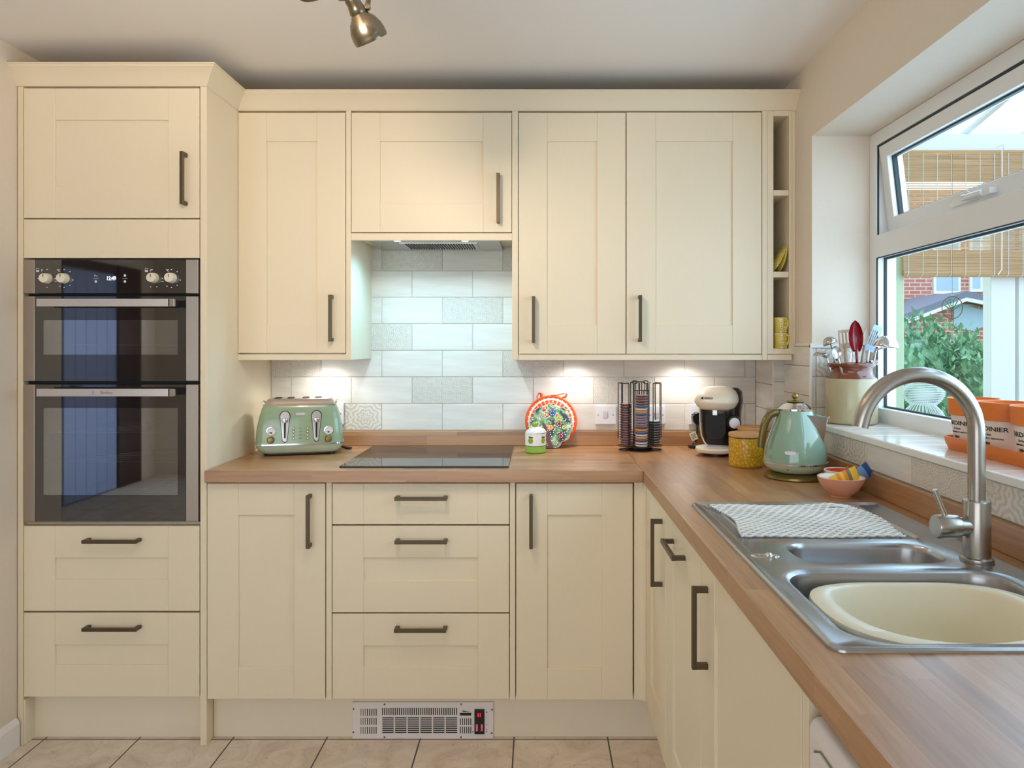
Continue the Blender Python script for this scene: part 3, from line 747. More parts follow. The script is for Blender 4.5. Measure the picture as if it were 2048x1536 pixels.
b = MB(); b.box(gl, gr, OY, OY+.028, oz(587), oz(519)); fas = b.build('control_panel', 'black_glass', T, bevel=.001)
strips(fas, oz(587), oz(519))
EYO = OY-.0005
for kx in (94.5, 128.5, 307.5, 343):
    b = MB(); b.lathe([(.0175, 0), (.0175, .004), (.0165, .006), (.0160, .020), (.0145, .0225), (.001, .0225)], n=28, M=Matrix.Translation((ox(kx+.5), OY, oz(557 if kx < 200 else 556))) @ Matrix.Rotation(PI/2, 4, 'X'))
    k = b.build('knob', 'ivory_plastic', fas, smooth=True)
    b = MB(); b.box(ox(kx+.5)-.001, ox(kx+.5)+.001, OY-.0232, OY-.022, oz(555), oz(549)); b.build('pointer', 'print_ink', k)
b = MB()   # printed dial marks
def mark(px, py, w, h): b.box(ox(px)-w/2, ox(px)+w/2, EYO-.0002, EYO, oz(py)-h/2, oz(py)+h/2)
for c_, r_ in ((94.5, .03), (128.5, .03), (307.5, .03), (343, .03)):
    angs = (90, 0, 180, 270) if c_ in (94.5,) else ((90, 50, -10, -50, -90, -120, 180, 200) if c_ != 307.5 else (100, -20, -70, -110))
    for a in angs:
        a = math.radians(a); b.box(ox(c_)+r_*math.cos(a)-.0022, ox(c_)+r_*math.cos(a)+.0022, EYO-.0002, EYO, oz(557)+r_*math.sin(a)-.0012, oz(557)+r_*math.sin(a)+.0012)
for ix in (75.5, 293):
    x, z = ox(ix), oz(540); b.box(x-.005, x+.005, EYO-.0002, EYO, z-.0065, z-.001); b.box(x-.005, x-.004, EYO-.0002, EYO, z, z+.006); b.box(x+.004, x+.005, EYO-.0002, EYO, z, z+.006); b.box(x-.005, x+.005, EYO-.0002, EYO, z+.005, z+.006)
for x, z in ((192, 563), (250, 563), (250, 551)): b.lathe([(.0032, 0), (.0042, 0), (.0042, .0003), (.0032, .0003)], n=16, M=Matrix.Translation((ox(x), EYO, oz(z))) @ Matrix.Rotation(PI/2, 4, 'X'))
for x, z in ((192, 557), (250, 557)): mark(x, z, .018, .0006)
mark(190, 551, .003, .006); mark(194, 551, .003, .0015); mark(194, 553, .003, .0015)
b.build('dial_markings', 'white_plastic', fas, kind='stuff')
for tx in (84, 302): text('lettering', 'F', fas, face_y(ox(tx), EYO, oz(541)), .010, 'white_plastic')
for tx in (117, 335): text('lettering', '°C', fas, face_y(ox(tx), EYO, oz(541)), .010, 'white_plastic')
text('clock_display', '12:49', fas, face_y(ox(222.5), EYO, oz(557)), .018, 'clock_digits', width=.030, label='white lit clock digits')
def odoor(z0, z1, w0, w1, logo):
    b = MB(); wx0, wx1 = ox(86.5), ox(355.5)
    b.box(gl, wx0, OY, OY+.025, z0, z1); b.box(wx1, gr, OY, OY+.025, z0, z1); b.box(wx0, wx1, OY, OY+.025, z0, w0); b.box(wx0, wx1, OY, OY+.025, w1, z1)
    d = b.build('oven_door', 'black_glass', T)
    b = MB(); b.box(wx0+.0003, wx1-.0003, OY+.0004, OY+.004, w0+.0003, w1-.0003); b.build('window_pane', 'oven_window_glass', d)
    strips(d, z0, z1)
    hy0, hy1 = OY-.050, OY-.036
    zt = Z(597.5 if logo is False else 777.5, hy0); zb = Z(613 if logo is False else 793, hy0)
    xa, xb = X(72.5, hy0), X(336, hy0)
    b = MB(); b.box(xa, xb, hy0, hy1, zb, zt); b.box(xb, xb+.004, hy0+.0005, hy1, zb+.001, zt-.001, 'black_plastic'); b.box(xb+.004, xb+.018, hy0, hy1, zb, zt, 'chrome')
    for px in (xa+.01, xb+.004): b.box(px, px+.012, hy1, OY, zb+.002, zt-.002, 'black_plastic')
    h = b.build('handle', 'oven_bar_steel', d, bevel=.0012, label='flat brushed steel bar handle')
    if logo:
        text('lettering', 'Blomberg', h, face_y(X(213, hy0), hy0-.0003, (zb+zt)/2), .013, 'oven_steel', width=.040)
        b = MB(); b.box(X(186, hy0)-.003, X(186, hy0)+.003, hy0-.0006, hy0, zb+.006, zt-.006); b.build('badge', 'chrome', h)
    return d
odoor(oz(762), oz(592.5), oz(709.5), oz(640), False)
d = odoor(oz(1043), oz(769), oz(990.5), oz(816), True)
b = MB(); b.box(ol, orr, OY+.006, OY+.03, oz(1048)+.0005, oz(1044)); b.build('base_trim', 'oven_steel', T)
# ------------------------------------------------------------------ hob
T = thing('induction_hob', 'black glass hob set on the oak worktop in front of the splashback', 'hob', (-.387, 2.72, .93))
b = MB(); b.box(-.677, -.0985, 2.472, 2.967, .9302, .9362); b.build('glass_top', 'hob_glass', T, bevel=.0015)
# ------------------------------------------------------------------ plinth heater
HYp = 2.491
def hx_(px): return X(px, HYp)
def hz_(py): return Z(py, HYp)
T = thing('plinth_heater', 'white slotted fan heater panel set in the plinth below the drawers', 'heater', (hx_(846), HYp, hz_(1475)))
b = MB(); b.box(hx_(705.5), hx_(987), HYp-.006, HYp, hz_(1475), hz_(1403)); b.build('front_plate', 'appliance_white', T, bevel=.001)
cv = lambda u: 680+u/6.0235; cw = lambda v: 1380+v/6.025
b = MB(); sy0, sy1 = HYp-.0066, HYp-.0055
def slot(u0, u1, v0, v1, m='dark_void'): b.box(hx_(cv(u0)), hx_(cv(u1)), sy0, sy1, hz_(cw(v1)), hz_(cw(v0)), m)
for i in range(36): slot(512+i*25.4, 523+i*25.4, 205, 290)
for r in range(8):
    for c in range(6): slot(515+c*152.5, 652+c*152.5, 318+r*25, 330+r*25)
for r in range(3):
    for c in range(8): slot(253+c*26, 263+c*26, 216+r*108, 300+r*108, 'sachet_grey' if c < 3 and r < 3 else 'dark_void')
for r in range(2):
    for c in range(6): slot(1448+c*25, 1458+c*25, 330+r*101, 410+r*101)
b.build('grille_slots', 'dark_void', T)
b = MB(); b.box(hx_(cv(1622)), hx_(cv(1742)), HYp-.010, HYp-.0055, hz_(cw(516)), hz_(cw(218))); sw = b.build('switch_panel', 'black_plastic', T, bevel=.001)
text('temperature_digits', '01', sw, face_y(hx_(cv(1682)), HYp-.0104, hz_(cw(287))), .018, 'led_red', width=.011, label='red lit digits')
for u in (1652, 1712):
    b = MB(); b.box(hx_(cv(u-12)), hx_(cv(u+12)), HYp-.0125, HYp-.0095, hz_(cw(475)), hz_(cw(395))); b.build('rocker', 'neon_pink', sw, bevel=.001, label='red lit rocker switch')
b = MB(); b.box(hx_(cv(1447)), hx_(cv(1583)), sy0, sy1, hz_(cw(296)), hz_(cw(264))); b.prism([(hx_(cv(1478)), hz_(cw(236))), (hx_(cv(1478)), hz_(cw(250))), (hx_(cv(1570)), hz_(cw(252)))], sy0, sy1)
b.build('badge', 'black_plastic', T)
text('lettering', 'I', T, face_y(hx_(cv(1770)), sy0, hz_(cw(325))), .006, 'print_ink')
for u, v, r in ((1604, 405, .001), (1602, 492, .002), (1770, 405, .0015), (1768, 465, .002), (1768, 492, .002), (1770, 258, .002)):
    b = MB(); b.lathe([(r, -.0002), (r, .0008)], n=12, M=Matrix.Translation((hx_(cv(u)), HYp-.006, hz_(cw(v)))) @ Matrix.Rotation(PI/2, 4, 'X')); b.build('indicator_dot', 'print_ink', T)
for u, v in ((168, 217), (166, 497), (540, 162), (540, 556), (1462, 160), (1460, 556), (1834, 226), (1830, 507)):
    b = MB(); b.lathe([(.003, -.0005), (.003, .001), (.001, .0022)], n=12, M=Matrix.Translation((hx_(cv(u)), HYp-.006, hz_(cw(v)))) @ Matrix.Rotation(PI/2, 4, 'X')); b.build('screw', 'pewter', T, smooth=True)
# ------------------------------------------------------------------ washing machine
T = thing('washing_machine', 'white washing machine under the near end of the worktop', 'washing machine', (.65, .66, 0))
b = MB(); b.box(.356, .93, .37, .962, .012, .864); b.build('body', 'appliance_white', T, bevel=.018, seg=4, smooth=True)
b = MB()
q = [(.385, .60), (.385, .93), (.385, .93)]
b.loft([[Vector((.3555, y+.004, z+.010)) for y, z in [(.70, .74), (.70, .83), (.905, .83), (.925, .82), (.93, .80), (.93, .74)]], [Vector((.3545, y+.004, z+.010)) for y, z in [(.70, .74), (.70, .83), (.905, .83), (.925, .82), (.93, .80), (.93, .74)]]])
b.build('drawer_outline', 'sachet_grey', T)
b = MB()
b.loft([[Vector((xx, y+.004, z+.010)) for y, z in [(.702, .742), (.702, .828), (.904, .828), (.923, .818), (.928, .799), (.928, .742)]] for xx in (.3555, .3515)])
b.build('detergent_drawer', 'appliance_white', T, bevel=.001)
b = MB(); b.lathe([(.17, 0), (.17, .015), (.15, .025), (.12, .025), (.11, .01)], n=40, M=Matrix.Translation((.356, .665, .45)) @ Matrix.Rotation(-PI/2, 4, 'Y')); b.build('porthole_door', 'oven_steel', T, smooth=True)
for y in (.42, .91):
    for x in (.42, .88): b = MB(); b.lathe([(.02, 0), (.02, .014)], c=(x, y, 0), n=12); b.build('foot', 'black_plastic', T)

# ------------------------------------------------------------------ sink
T = thing('kitchen_sink', 'stainless steel one-and-a-half bowl sink with drainer under the window', 'sink', (.65, 1.45, .93))
b = MB(); bm = b.bm
zt = .9335
def ring(loop): return [bm.verts.new(p) for p in loop]
def link(a, c):
    n = len(a)
    for i in range(n): b.face([a[i], a[(i+1) % n], c[(i+1) % n], c[i]])
outer = [rrect(SX0, SX1, SY0, SY1, .022, .9303, 8), rrect(SX0+.001, SX1-.001, SY0+.001, SY1-.001, .021, .9335, 8), rrect(SX0+.005, SX1-.005, SY0+.005, SY1-.005, .018, .9365, 8),
         rrect(SX0+.011, SX1-.011, SY0+.011, SY1-.011, .014, .9362, 8), rrect(SX0+.016, SX1-.016, SY0+.016, SY1-.016, .012, zt, 8)]
R = [ring(l) for l in outer]
for i in range(len(R)-1): link(R[i], R[i+1])
def rim_bowl(x0, x1, y0, y1, r, depth, lip=.014, taper=.012, fr=.03):
    L = [rrect(x0-lip, x1+lip, y0-lip, y1+lip, r+lip, zt, 8), rrect(x0-lip*.5, x1+lip*.5, y0-lip*.5, y1+lip*.5, r+lip*.5, zt-.0015, 8), rrect(x0-lip*.15, x1+lip*.15, y0-lip*.15, y1+lip*.15, r+.002, zt-.006, 8), rrect(x0, x1, y0, y1, r, zt-.014, 8)]
    zb = zt-depth
    L.append(rrect(x0+taper*.8, x1-taper*.8, y0+taper*.8, y1-taper*.8, r, zb+fr, 8))
    for k in (1, 2, 3, 4):
        a = PI/2*k/4; o = taper+fr*(1-math.cos(a)); L.append(rrect(x0+o, x1-o, y0+o, y1-o, max(r-o*.3, .01), zb+fr-fr*math.sin(a), 8))
    RR = [ring(l) for l in L]
    for i in range(len(RR)-1): link(RR[i], RR[i+1])
    b.face(RR[-1]); return RR[0]
MB_, HB_ = (.452, .842, 1.022, 1.338), (.515, .800, 1.392, 1.522)
holes = [rim_bowl(*MB_, .06, .165, lip=.018), rim_bowl(*HB_, .048, .10, lip=.010)]
# sunken drainer tray
dx0, dx1, dy0, dy1 = .432, .825, 1.560, 1.886
Lt = [rrect(dx0-.004, dx1+.004, dy0-.004, dy1+.004, .022, zt, 8), rrect(dx0+.003, dx1-.003, dy0+.003, dy1-.003, .018, zt-.005, 8)]
RR = [ring(l) for l in Lt]; link(RR[0], RR[1]); b.face(RR[1]); holes.append(RR[0])
edges = []
for lp in [R[-1]]+holes:
    for i in range(len(lp)):
        e = bm.edges.get((lp[i], lp[(i+1) % len(lp)])); edges.append(e)
bmesh.ops.triangle_fill(bm, use_beauty=True, edges=edges)
sinkb = b.build('sink_body', 'steel_sink', T, smooth=True, angle=32)
for i in range(11):
    b = MB(); x = dx0+.03+i*.033
    b.tube([(x, dy0+.02, zt-.0052), (x, dy1-.02, zt-.0052)], .004, 8, flat=.5); b.build('drainer_rib', 'steel_sink', sinkb, smooth=True)
b = MB(); b.lathe([(.001, zt-.163), (.035, zt-.163), (.042, zt-.1645)], c=(.648, 1.18, 0), n=24); b.build('waste', 'chrome', T, smooth=True)
b = MB(); b.lathe([(.0, .004), (.012, .004), (.018, .001), (.019, 0)], n=24, M=Matrix.Translation((.625, 1.3265, .885)) @ Matrix.Rotation(PI/2, 4, 'X')); b.lathe([(.0, .0045), (.006, .0045)], n=12, m='black_matt', M=Matrix.Translation((.625, 1.3265, .885)) @ Matrix.Rotation(PI/2, 4, 'X'))
b.build('overflow', 'chrome', T, smooth=True)
b = MB(); b.loft([sell(X(1530, 1.43), 1.43, zt+z, .028*k, .012*k, 3, 24) for z, k in ((0, 1), (.0012, .93), (.0012, .6), (.0004, .5))]); b.ball((X(1537, 1.43), 1.43, zt+.0016), .005, n=12, k=6, sx=1.6); b.build('maker_badge', 'chrome', T, smooth=True)
# ---- mixer tap
tx, ty = .848, 1.398
T = thing('mixer_tap', 'brushed steel swan-neck mixer tap standing behind the sink bowls', 'tap', (tx, ty, zt))
b = MB(); b.lathe([(.029, 0), (.030, .003), (.029, .007), (.0245, .009), (.0245, .114), (.0235, .117), (.016, .117)], c=(tx, ty, zt), n=32); b.build('tap_body', 'steel_tap', T, smooth=True)
zc_ = Z(866, ty); Rr = .1125; xr = X(1954, ty)
path = [(tx, ty, zt+.115), (tx, ty, zt+.18), (tx-.0005, ty, zc_)]
for i in range(1, 25):
    a = math.radians(i*168/24); path.append((tx-Rr+Rr*math.cos(a), ty, zc_+Rr*math.sin(a)))
px_, pz_ = path[-1][0], path[-1][2]
path.append((px_-.003, ty, pz_-.012))
b = MB(); b.tube(path, .0152, 20, up=(0, 1, 0)); b.build('spout', 'steel_tap', T, smooth=True)
zl = Z(1053, ty)
b = MB(); b.lathe([(.018, 0), (.018, .020), (.0195, .021), (.0195, .0225), (.022, .023), (.0225, .026), (.0225, .064), (.021, .0665), (.001, .0668)], n=28, M=Matrix.Translation((tx-.014, ty, zl)) @ Matrix.Rotation(-PI/2, 4, 'Y'))
lv = b.build('lever_hub', 'steel_tap', T, smooth=True)
b = MB(); b.tube([(tx-.060, ty, zl+.018), (tx-.083, ty-.004, zl+.072)], .0048, 12); b.build('lever', 'chrome', lv, smooth=True)
# ---- washing-up bowl
T = thing('washing_up_bowl', 'cream plastic washing-up bowl sitting inside the main sink bowl', 'bowl', (.647, 1.18, .775))
b = MB(); cx_, cy_ = .647, 1.180
def bl(hw, hd, z, dip=0, p=2.9, n=72, lx=0, ly=0):
    out = []
    for v in sell(cx_, cy_, z, hw, hd, p, n):
        a = (v.x-cx_)/hw; v.z -= dip*(1-abs(a)**1.6) if (v.y < cy_) else dip*.25*(1-abs(a)**1.6); v.x += lx*(1 if v.x > cx_ else -1)*abs(a); out.append(v)
    return out
zr = .924
L = [bl(.130, .088, zr-.147), bl(.150, .104, zr-.140), bl(.158, .112, zr-.10), bl(.170, .122, zr-.022, .012), bl(.186, .1335, zr-.0125, .014), bl(.1885, .135, zr-.008, .014), bl(.187, .134, zr-.002, .014), bl(.180, .130, zr, .014),
     bl(.156, .119, zr+.001, .013), bl(.151, .115, zr-.004, .013), bl(.147, .107, zr-.09), bl(.142, .101, zr-.130), bl(.125, .083, zr-.142)]
b.loft(L); b.build('bowl', 'bowl_cream', T, smooth=True, angle=50)
# ---- drainer mat: wavy strands
b = MB()
X0, X1, Y0, Y1 = .456, .812, 1.575, 1.872
N = 23
for k in range(N):
    y = Y0+(Y1-Y0)*k/(N-1); ph = PI if k % 2 else 0; pts = []
    for i in range(73):
        u = i/72; x = X0+(X1-X0)*u
        bulge = .004*math.exp(-((u-.86)**2)/.004)*(1 if k > N-4 else 0)
        pts.append((x+.012*math.sin(y*19), y+.0064*.5*math.sin(2*PI*u*16+ph), .9330+bulge+.0014*math.sin(u*9+k*.3)+.0014))
    b.tube(pts, .0027, 6)
o = b.build('drainer_mat', 'mat_rubber', smooth=True); tag(o, 'white woven lattice mat lying on the drainer of the sink', 'mat')
# ------------------------------------------------------------------ things on the back worktop
WZ = .9302
def mapper(M): return lambda f: f
# ---- toaster
a_t = math.radians(15)
tc = Vector((-.924, 2.825, WZ))
T = thing('toaster', 'sage green four-slice toaster in the corner beside the oven housing', 'toaster', tuple(tc), a_t)
HD = [(.010, .138, .088), (.016, .146, .094), (.030, .157, .101), (.045, .1605, .104), (.10, .157, .101), (.15, .147, .094), (.178, .139, .088), (.190, .1325, .083)]
HD = [(z, w_, d_*.86) for z, w_, d_ in HD]
def hd_at(z, k):
    for i in range(len(HD)-1):
        if HD[i][0] <= z <= HD[i+1][0]:
            t = (z-HD[i][0])/(HD[i+1][0]-HD[i][0]); return HD[i][k]*(1-t)+HD[i+1][k]*t
    return HD[-1][k]
b = MB(); b.loft([sell(0, 0, z, hw, hd, 7, 56) for z, hw, hd in HD if z <= .045]); b.build('base_shell', 'sage_pale', T, smooth=True, angle=50, local=True)
b = MB(); b.loft([sell(0, 0, z, hd_at(max(z, .045), 1), hd_at(max(z, .045), 2), 7, 56) for z in (.0455, .07, .10, .13, .15, .178, .187, .190)]); b.build('body', 'sage_enamel', T, smooth=True, angle=50, local=True)
b = MB(); b.loft([sell(0, 0, z, .1615+o, .0904+o, 7, 56) for z, o in ((.0415, 0), (.0420, .0015), (.0475, .0015), (.048, 0))]); b.build('trim_band', 'chrome', T, smooth=True, angle=50, local=True)
b = MB(); b.loft([sell(0, 0, z, hw, hd, 7, 56) for z, hw, hd in ((.188, .134, .0725), (.192, .135, .0735), (.200, .126, .066), (.212, .119, .061), (.2145, .112, .056))]); dk = b.build('top_deck', 'oven_bar_steel', T, smooth=True, angle=50, local=True)
for x in (-.082, -.036, .020, .066):
    b = MB(); b.loft([sell(x, 0, z, .0135, .048, 4, 24) for z in (.2147, .2151)]); b.build('bread_slot', 'dark_void', dk, local=True)
for x in (-.138, .139):
    b = MB(); b.tube([(x*.96, -.03, .197), (x*.985, 0, .203), (x*.96, .03, .197)], .004, 8); b.build('rack_grip', 'chrome', dk, smooth=True, local=True)
def fy(z): return -hd_at(z, 2)
def onf(x, z, d=0): return Vector((x, fy(z)-d, z))
for x in (-.052, .062):
    b = MB()
    out = []
    out = [(x+.0195*math.cos(PI*i/18), .152+.0195*math.sin(PI*i/18)) for i in range(19)]+[(x+.0095*math.cos(PI+PI*i/12), .062+.0095*math.sin(PI+PI*i/12)) for i in range(13)]
    b.loft([[onf(p, q, d) for p, q in out] for d in (-.002, .0022)]+[[onf(x+(p-x)*.86, .112+(q-.112)*.95, .0022) for p, q in out]], ms=['black_plastic', 'black_plastic', 'steel'])
    b.bm.verts.ensure_lookup_table()
    pl_ = b.build('lever_track', 'steel', T, smooth=True, local=True)
    b = MB(); b.box(x-.003, x+.003, fy(.10)-.0032, fy(.10)-.0005, .068, .142, 'black_matt'); b.build('track_slot', 'black_matt', pl_, local=True)
    b = MB(); b.loft([sell(x, fy(.138)-.012, z, hw, .012, 3, 20) for z, hw in ((.128, .006), (.132, .011), (.140, .0115), (.143, .010))]); b.build('lever', 'chrome', pl_, smooth=True, local=True)
for x, z in ((-.100, .096), (.107, .094)):
    Mg = Matrix.Translation(onf(x, z, -.001)) @ Matrix.Rotation(PI/2, 4, 'X')
    b = MB(); b.lathe([(.0175, 0), (.0178, .003), (.0155, .0035)], n=28, M=Mg, m='chrome'); b.lathe([(.0150, .0034), (.0150, .0038)], n=28, M=Mg, m='white_plastic'); g = b.build('dial', 'white_plastic', T, smooth=True, local=True, label='white temperature dial')
    b = MB(); p = onf(x, z, .0050); b.box(p.x-.009, p.x, p.y-.0006, p.y, z-.0055, z-.004); b.box(p.x-.003, p.x+.003, p.y-.0007, p.y, z-.008, z-.003)
    for k in range(7):
        an = math.radians(20+k*23); b.box(p.x+.012*math.cos(an)-.0008, p.x+.012*math.cos(an)+.0008, p.y-.0006, p.y, z+.011*math.sin(an)-.0008, z+.011*math.sin(an)+.0008)
    b.build('dial_needle', 'print_ink', g, local=True)
for x, z in ((-.102, .064), (.106, .064)):
    b = MB(); b.lathe([(.0125, 0), (.0135, .006), (.012, .018), (.009, .021), (.001, .0215)], n=24, M=Matrix.Translation(onf(x, z, -.001)) @ Matrix.Rotation(PI/2, 4, 'X')); b.build('browning_knob', 'brass_aged', T, smooth=True, local=True)
for x in (-.0205, .030):
    for i in range(4):
        b = MB(); M_b = Matrix.Translation(onf(x, .104-i*.0125, -.001)) @ Matrix.Rotation(PI/2, 4, 'X')
        b.lathe([(.0053, 0), (.0053, .0025), (.0036, .003)], n=16, M=M_b, m='brass_aged'); b.lathe([(.0036, .0028), (.003, .0042), (.0005, .0044)], n=12, M=M_b, m='ivory_plastic'); b.build('push_button', 'brass_aged', T, smooth=True, local=True)
b = MB()
for i in range(4):
    p = onf(.005, .104-i*.0125, .0003); b.box(-.0015, .010, p.y-.0003, p.y+.001, p.z-.0006, p.z+.0006)
    if i < 3: b.box(-.010, -.0085, p.y-.0003, p.y+.001, p.z-.0008, p.z+.0008); b.box(.0185, .020, p.y-.0003, p.y+.001, p.z-.0008, p.z+.0008)
b.build('button_legends', 'leaf_dark', T, local=True)
b = MB(); p = onf(.004, .158); Ml = Matrix.Translation(p) @ Matrix.Rotation(math.radians(-10), 4, 'X')
b.loft([[Ml @ v for v in [Vector((q.x, -d, q.y)) for q in sell(0, 0, 0, .0185, .0062, 4, 28)]] for d in (0, .0016)], 'steel'); lg = b.build('nameplate', 'steel', T, local=True)
WMt = WM[T.name]
text('lettering', "De'Longhi", lg, WMt @ Ml @ Matrix(((1, 0, 0, 0), (0, 0, -1, -.002), (0, 1, 0, 0), (0, 0, 0, 1))), .008, 'white_plastic', width=.029)
for x in (-.115, .115):
    for y in (-.058, .05):
        b = MB(); b.lathe([(.013, 0), (.014, .011)], c=(x, y, 0), n=14); b.build('foot', 'black_plastic', T, local=True)
b = MB(); b.loft([sell(0, 0, z, .132, .071, 7, 40) for z in (.004, .0105)]); b.build('base_plate', 'black_plastic', T, local=True)
b = MB(); pts = []
P0 = [(-.80, 2.92, .945), (-.775, 2.915, .936), (-.755, 2.90, .9345), (-.752, 2.925, .9345), (-.78, 2.95, .9345), (-.82, 2.965, .936)]
b.tube(P0, .0035, 8); b.build('power_cord', 'black_plastic', T, smooth=True)

# ---- sockets and switches on the splashback
def plate(px0, px1, py0, py1, lab, kind, nm='wall_switch'):
    x0, x1, z0, z1 = X(px0, 3.022), X(px1, 3.022), Z(py1, 3.022), Z(py0, 3.022)
    t = thing(nm, lab, 'switch' if nm == 'wall_switch' else 'socket', ((x0+x1)/2, 3.0295, (z0+z1)/2))
    b = MB(); b.box(x0, x1, 3.0205, 3.0295, z0, z1); b.build('face_plate', 'white_plastic', t, bevel=.002, seg=3)
    xm, zm = (x0+x1)/2, (z0+z1)/2
    if kind == 'switch':
        b = MB(); b.prism([(0, 0)]*0 or [(xm-.009, zm-.014), (xm+.009, zm-.014), (xm+.009, zm+.014), (xm-.009, zm+.014)], 3.0202, 3.0206); b.build('rocker_shadow', 'sachet_grey', t)  # grey sheet round the rocker, painting its shadow line
        b = MB(); b.loft([[Vector((xm+x, y, zm+z)) for x, y, z in ((-k, 3.0204, -.013), (k, 3.0204, -.013), (k, 3.0204, .013), (-k, 3.0204, .013))] for k in (.008,)]+[[Vector((xm+x, y, zm+z)) for x, y, z in ((-.0078, 3.0195, -.0125), (.0078, 3.0195, -.0125), (.0078, 3.0150, .0125), (-.0078, 3.0150, .0125))]]); b.build('rocker', 'white_plastic', t, bevel=.001)
    elif kind == 'socket':
        for dx in ((-.03, .03) if x1-x0 > .12 else (0,)):
            b = MB(); b.box(xm+dx-.0035, xm+dx+.0035, 3.0202, 3.0206, zm+.006, zm+.014); b.box(xm+dx-.014, xm+dx-.006, 3.0202, 3.0206, zm-.012, zm-.008); b.box(xm+dx+.006, xm+dx+.014, 3.0202, 3.0206, zm-.012, zm-.008); b.build('pin_holes', 'black_matt', t)
            b = MB(); b.box(xm+dx-.006, xm+dx+.006, 3.018, 3.021, zm+.022, zm+.036); b.build('rocker', 'white_plastic', t, bevel=.001)
    for sx in (-1, 1):
        b = MB(); b.lathe([(.0028, 0), (.0024, .001)], n=12, M=Matrix.Translation((xm+sx*((x1-x0)/2-.012), 3.0206, zm)) @ Matrix.Rotation(PI/2, 4, 'X')); b.build('screw', 'steel', t)
    return xm, zm
plate(608, 687.5, 806, 849, 'white double wall socket partly hidden behind the green toaster', 'socket', 'wall_socket')
plate(1190.5, 1232, 811.5, 848.5, 'white single switch on the tiles left of the disc carousel', 'switch')
plate(1294, 1331, 811.5, 848.5, 'white switch on the tiles seen through the wires of the disc carousel', 'switch')
sx_, sz_ = plate(1378, 1458, 808, 849, 'white wall socket behind the coffee machine, with a black plug in it', 'socket', 'wall_socket')
# black plug, cord and paper tag
T = thing('power_plug', 'black plug with a short cord and paper tag, beside the coffee machine', 'plug', (X(1394, 3.0), 3.018, Z(836, 3.0)))
pxc, pzc = X(1394, 3.0), Z(836, 3.0)
b = MB(); b.loft([[Vector((pxc+x, 3.0178-d, pzc+z)) for x, z in ((-.018, -.012), (-.021, .005), (-.012, .020), (0, .024), (.012, .020), (.021, .005), (.018, -.012), (.007, -.026), (-.007, -.026))] for d in (0, .028, .034)]); b.build('plug_body', 'black_plastic', T, bevel=.002, smooth=True)
b = MB(); pth = [(pxc, 2.998, pzc-.02), (pxc, 2.996, pzc-.05), (pxc-.003, 2.99, pzc-.078), (pxc-.012, 2.98, pzc-.098), (pxc-.03, 2.965, .937), (pxc-.045, 2.94, .935), (pxc-.03, 2.92, .9345), (pxc-.01, 2.935, .9345), (pxc-.02, 2.955, .9375), (pxc-.045, 2.955, .940), (pxc-.035, 2.925, .9395), (pxc-.005, 2.925, .938), (pxc+.03, 2.93, .9345)]
b.tube(pth, [.006, .0045]+[.0034]*(len(pth)-2), 8); b.build('cord', 'black_plastic', T, smooth=True)
b = MB(); Mt = Matrix.Translation((X(1387, 2.98), 2.975, Z(872, 2.98))) @ Matrix.Rotation(math.radians(-22), 4, 'Y')
b.box(-.014, .014, 0, .0008, -.017, .017, 'paper_tag', M=Mt)
for i in range(4): b.box(-.0095, .0095, -.0003, 0, -.009+i*.0055, -.0066+i*.0055, 'sachet_grey', M=Mt)
b.build('paper_tag', 'paper_tag', T, label='small white printed tag')

# ---- round orange fabric pot holder and mosaic tree trivet
def lean(cx, yb, ang): return Matrix.Translation((cx, yb, WZ)) @ Matrix.Rotation(-ang, 4, 'X')
r_ = .1035; an = math.radians(10)
Mo = Matrix.Translation((X(1102, 2.985), 2.9815, WZ+.002+r_)) @ Matrix.Rotation(-math.radians(7), 4, 'X')
b = MB(); b.lathe([(.0, -.0035), (r_-.006, -.0035), (r_, 0), (r_-.006, .0035), (.0, .0035)], n=56, M=Mo @ Matrix.Rotation(PI/2, 4, 'X'), ms=['orange_fabric', 'orange_fabric', 'orange_fabric', 'orange_slices'])
o = b.bm
T = thing('pot_holder', 'round orange fabric pot holder with orange-slice print, leaning on the splashback', 'pot holder', tuple(Mo.translation))
b.build('quilted_pad', 'orange_fabric', T, smooth=True)
b = MB(); b.tube([Mo @ Vector((r_*.985*math.cos(2*PI*i/56), 0, r_*.985*math.sin(2*PI*i/56))) for i in range(56)], .0048, 8, closed=True); b.build('piping', 'orange_fabric', T, smooth=True)
b = MB()
b.tube([Mo @ Vector(p) for p in ((-.052, 0, .088), (-.058, 0, .100), (-.050, -.002, .116), (-.040, 0, .112), (-.038, 0, .096))], .006, 8, flat=.35); b.build('hanging_loop', 'orange_fabric', T, smooth=True)
b = MB(); b.tube([Mo @ Vector(p) for p in ((.0, 0, .106), (.028, 0, .108), (.05, -.004, .114), (.066, -.003, .112), (.06, 0, .100), (.046, 0, .096))], .005, 8, flat=.5); b.build('hanging_loop', 'orange_fabric', T, smooth=True)
Mt = Matrix.Translation((X(1101, 2.945), 2.934, WZ+.0005)) @ Matrix.Rotation(-math.radians(17), 4, 'X')
T = thing('trivet', 'green mosaic tree-shaped trivet leaning against the orange pot holder', 'trivet', tuple(Mt.translation))
def circ(cx, cz, r, n=40): return [(cx+r*math.cos(2*PI*i/n), cz+r*math.sin(2*PI*i/n)) for i in range(n)]
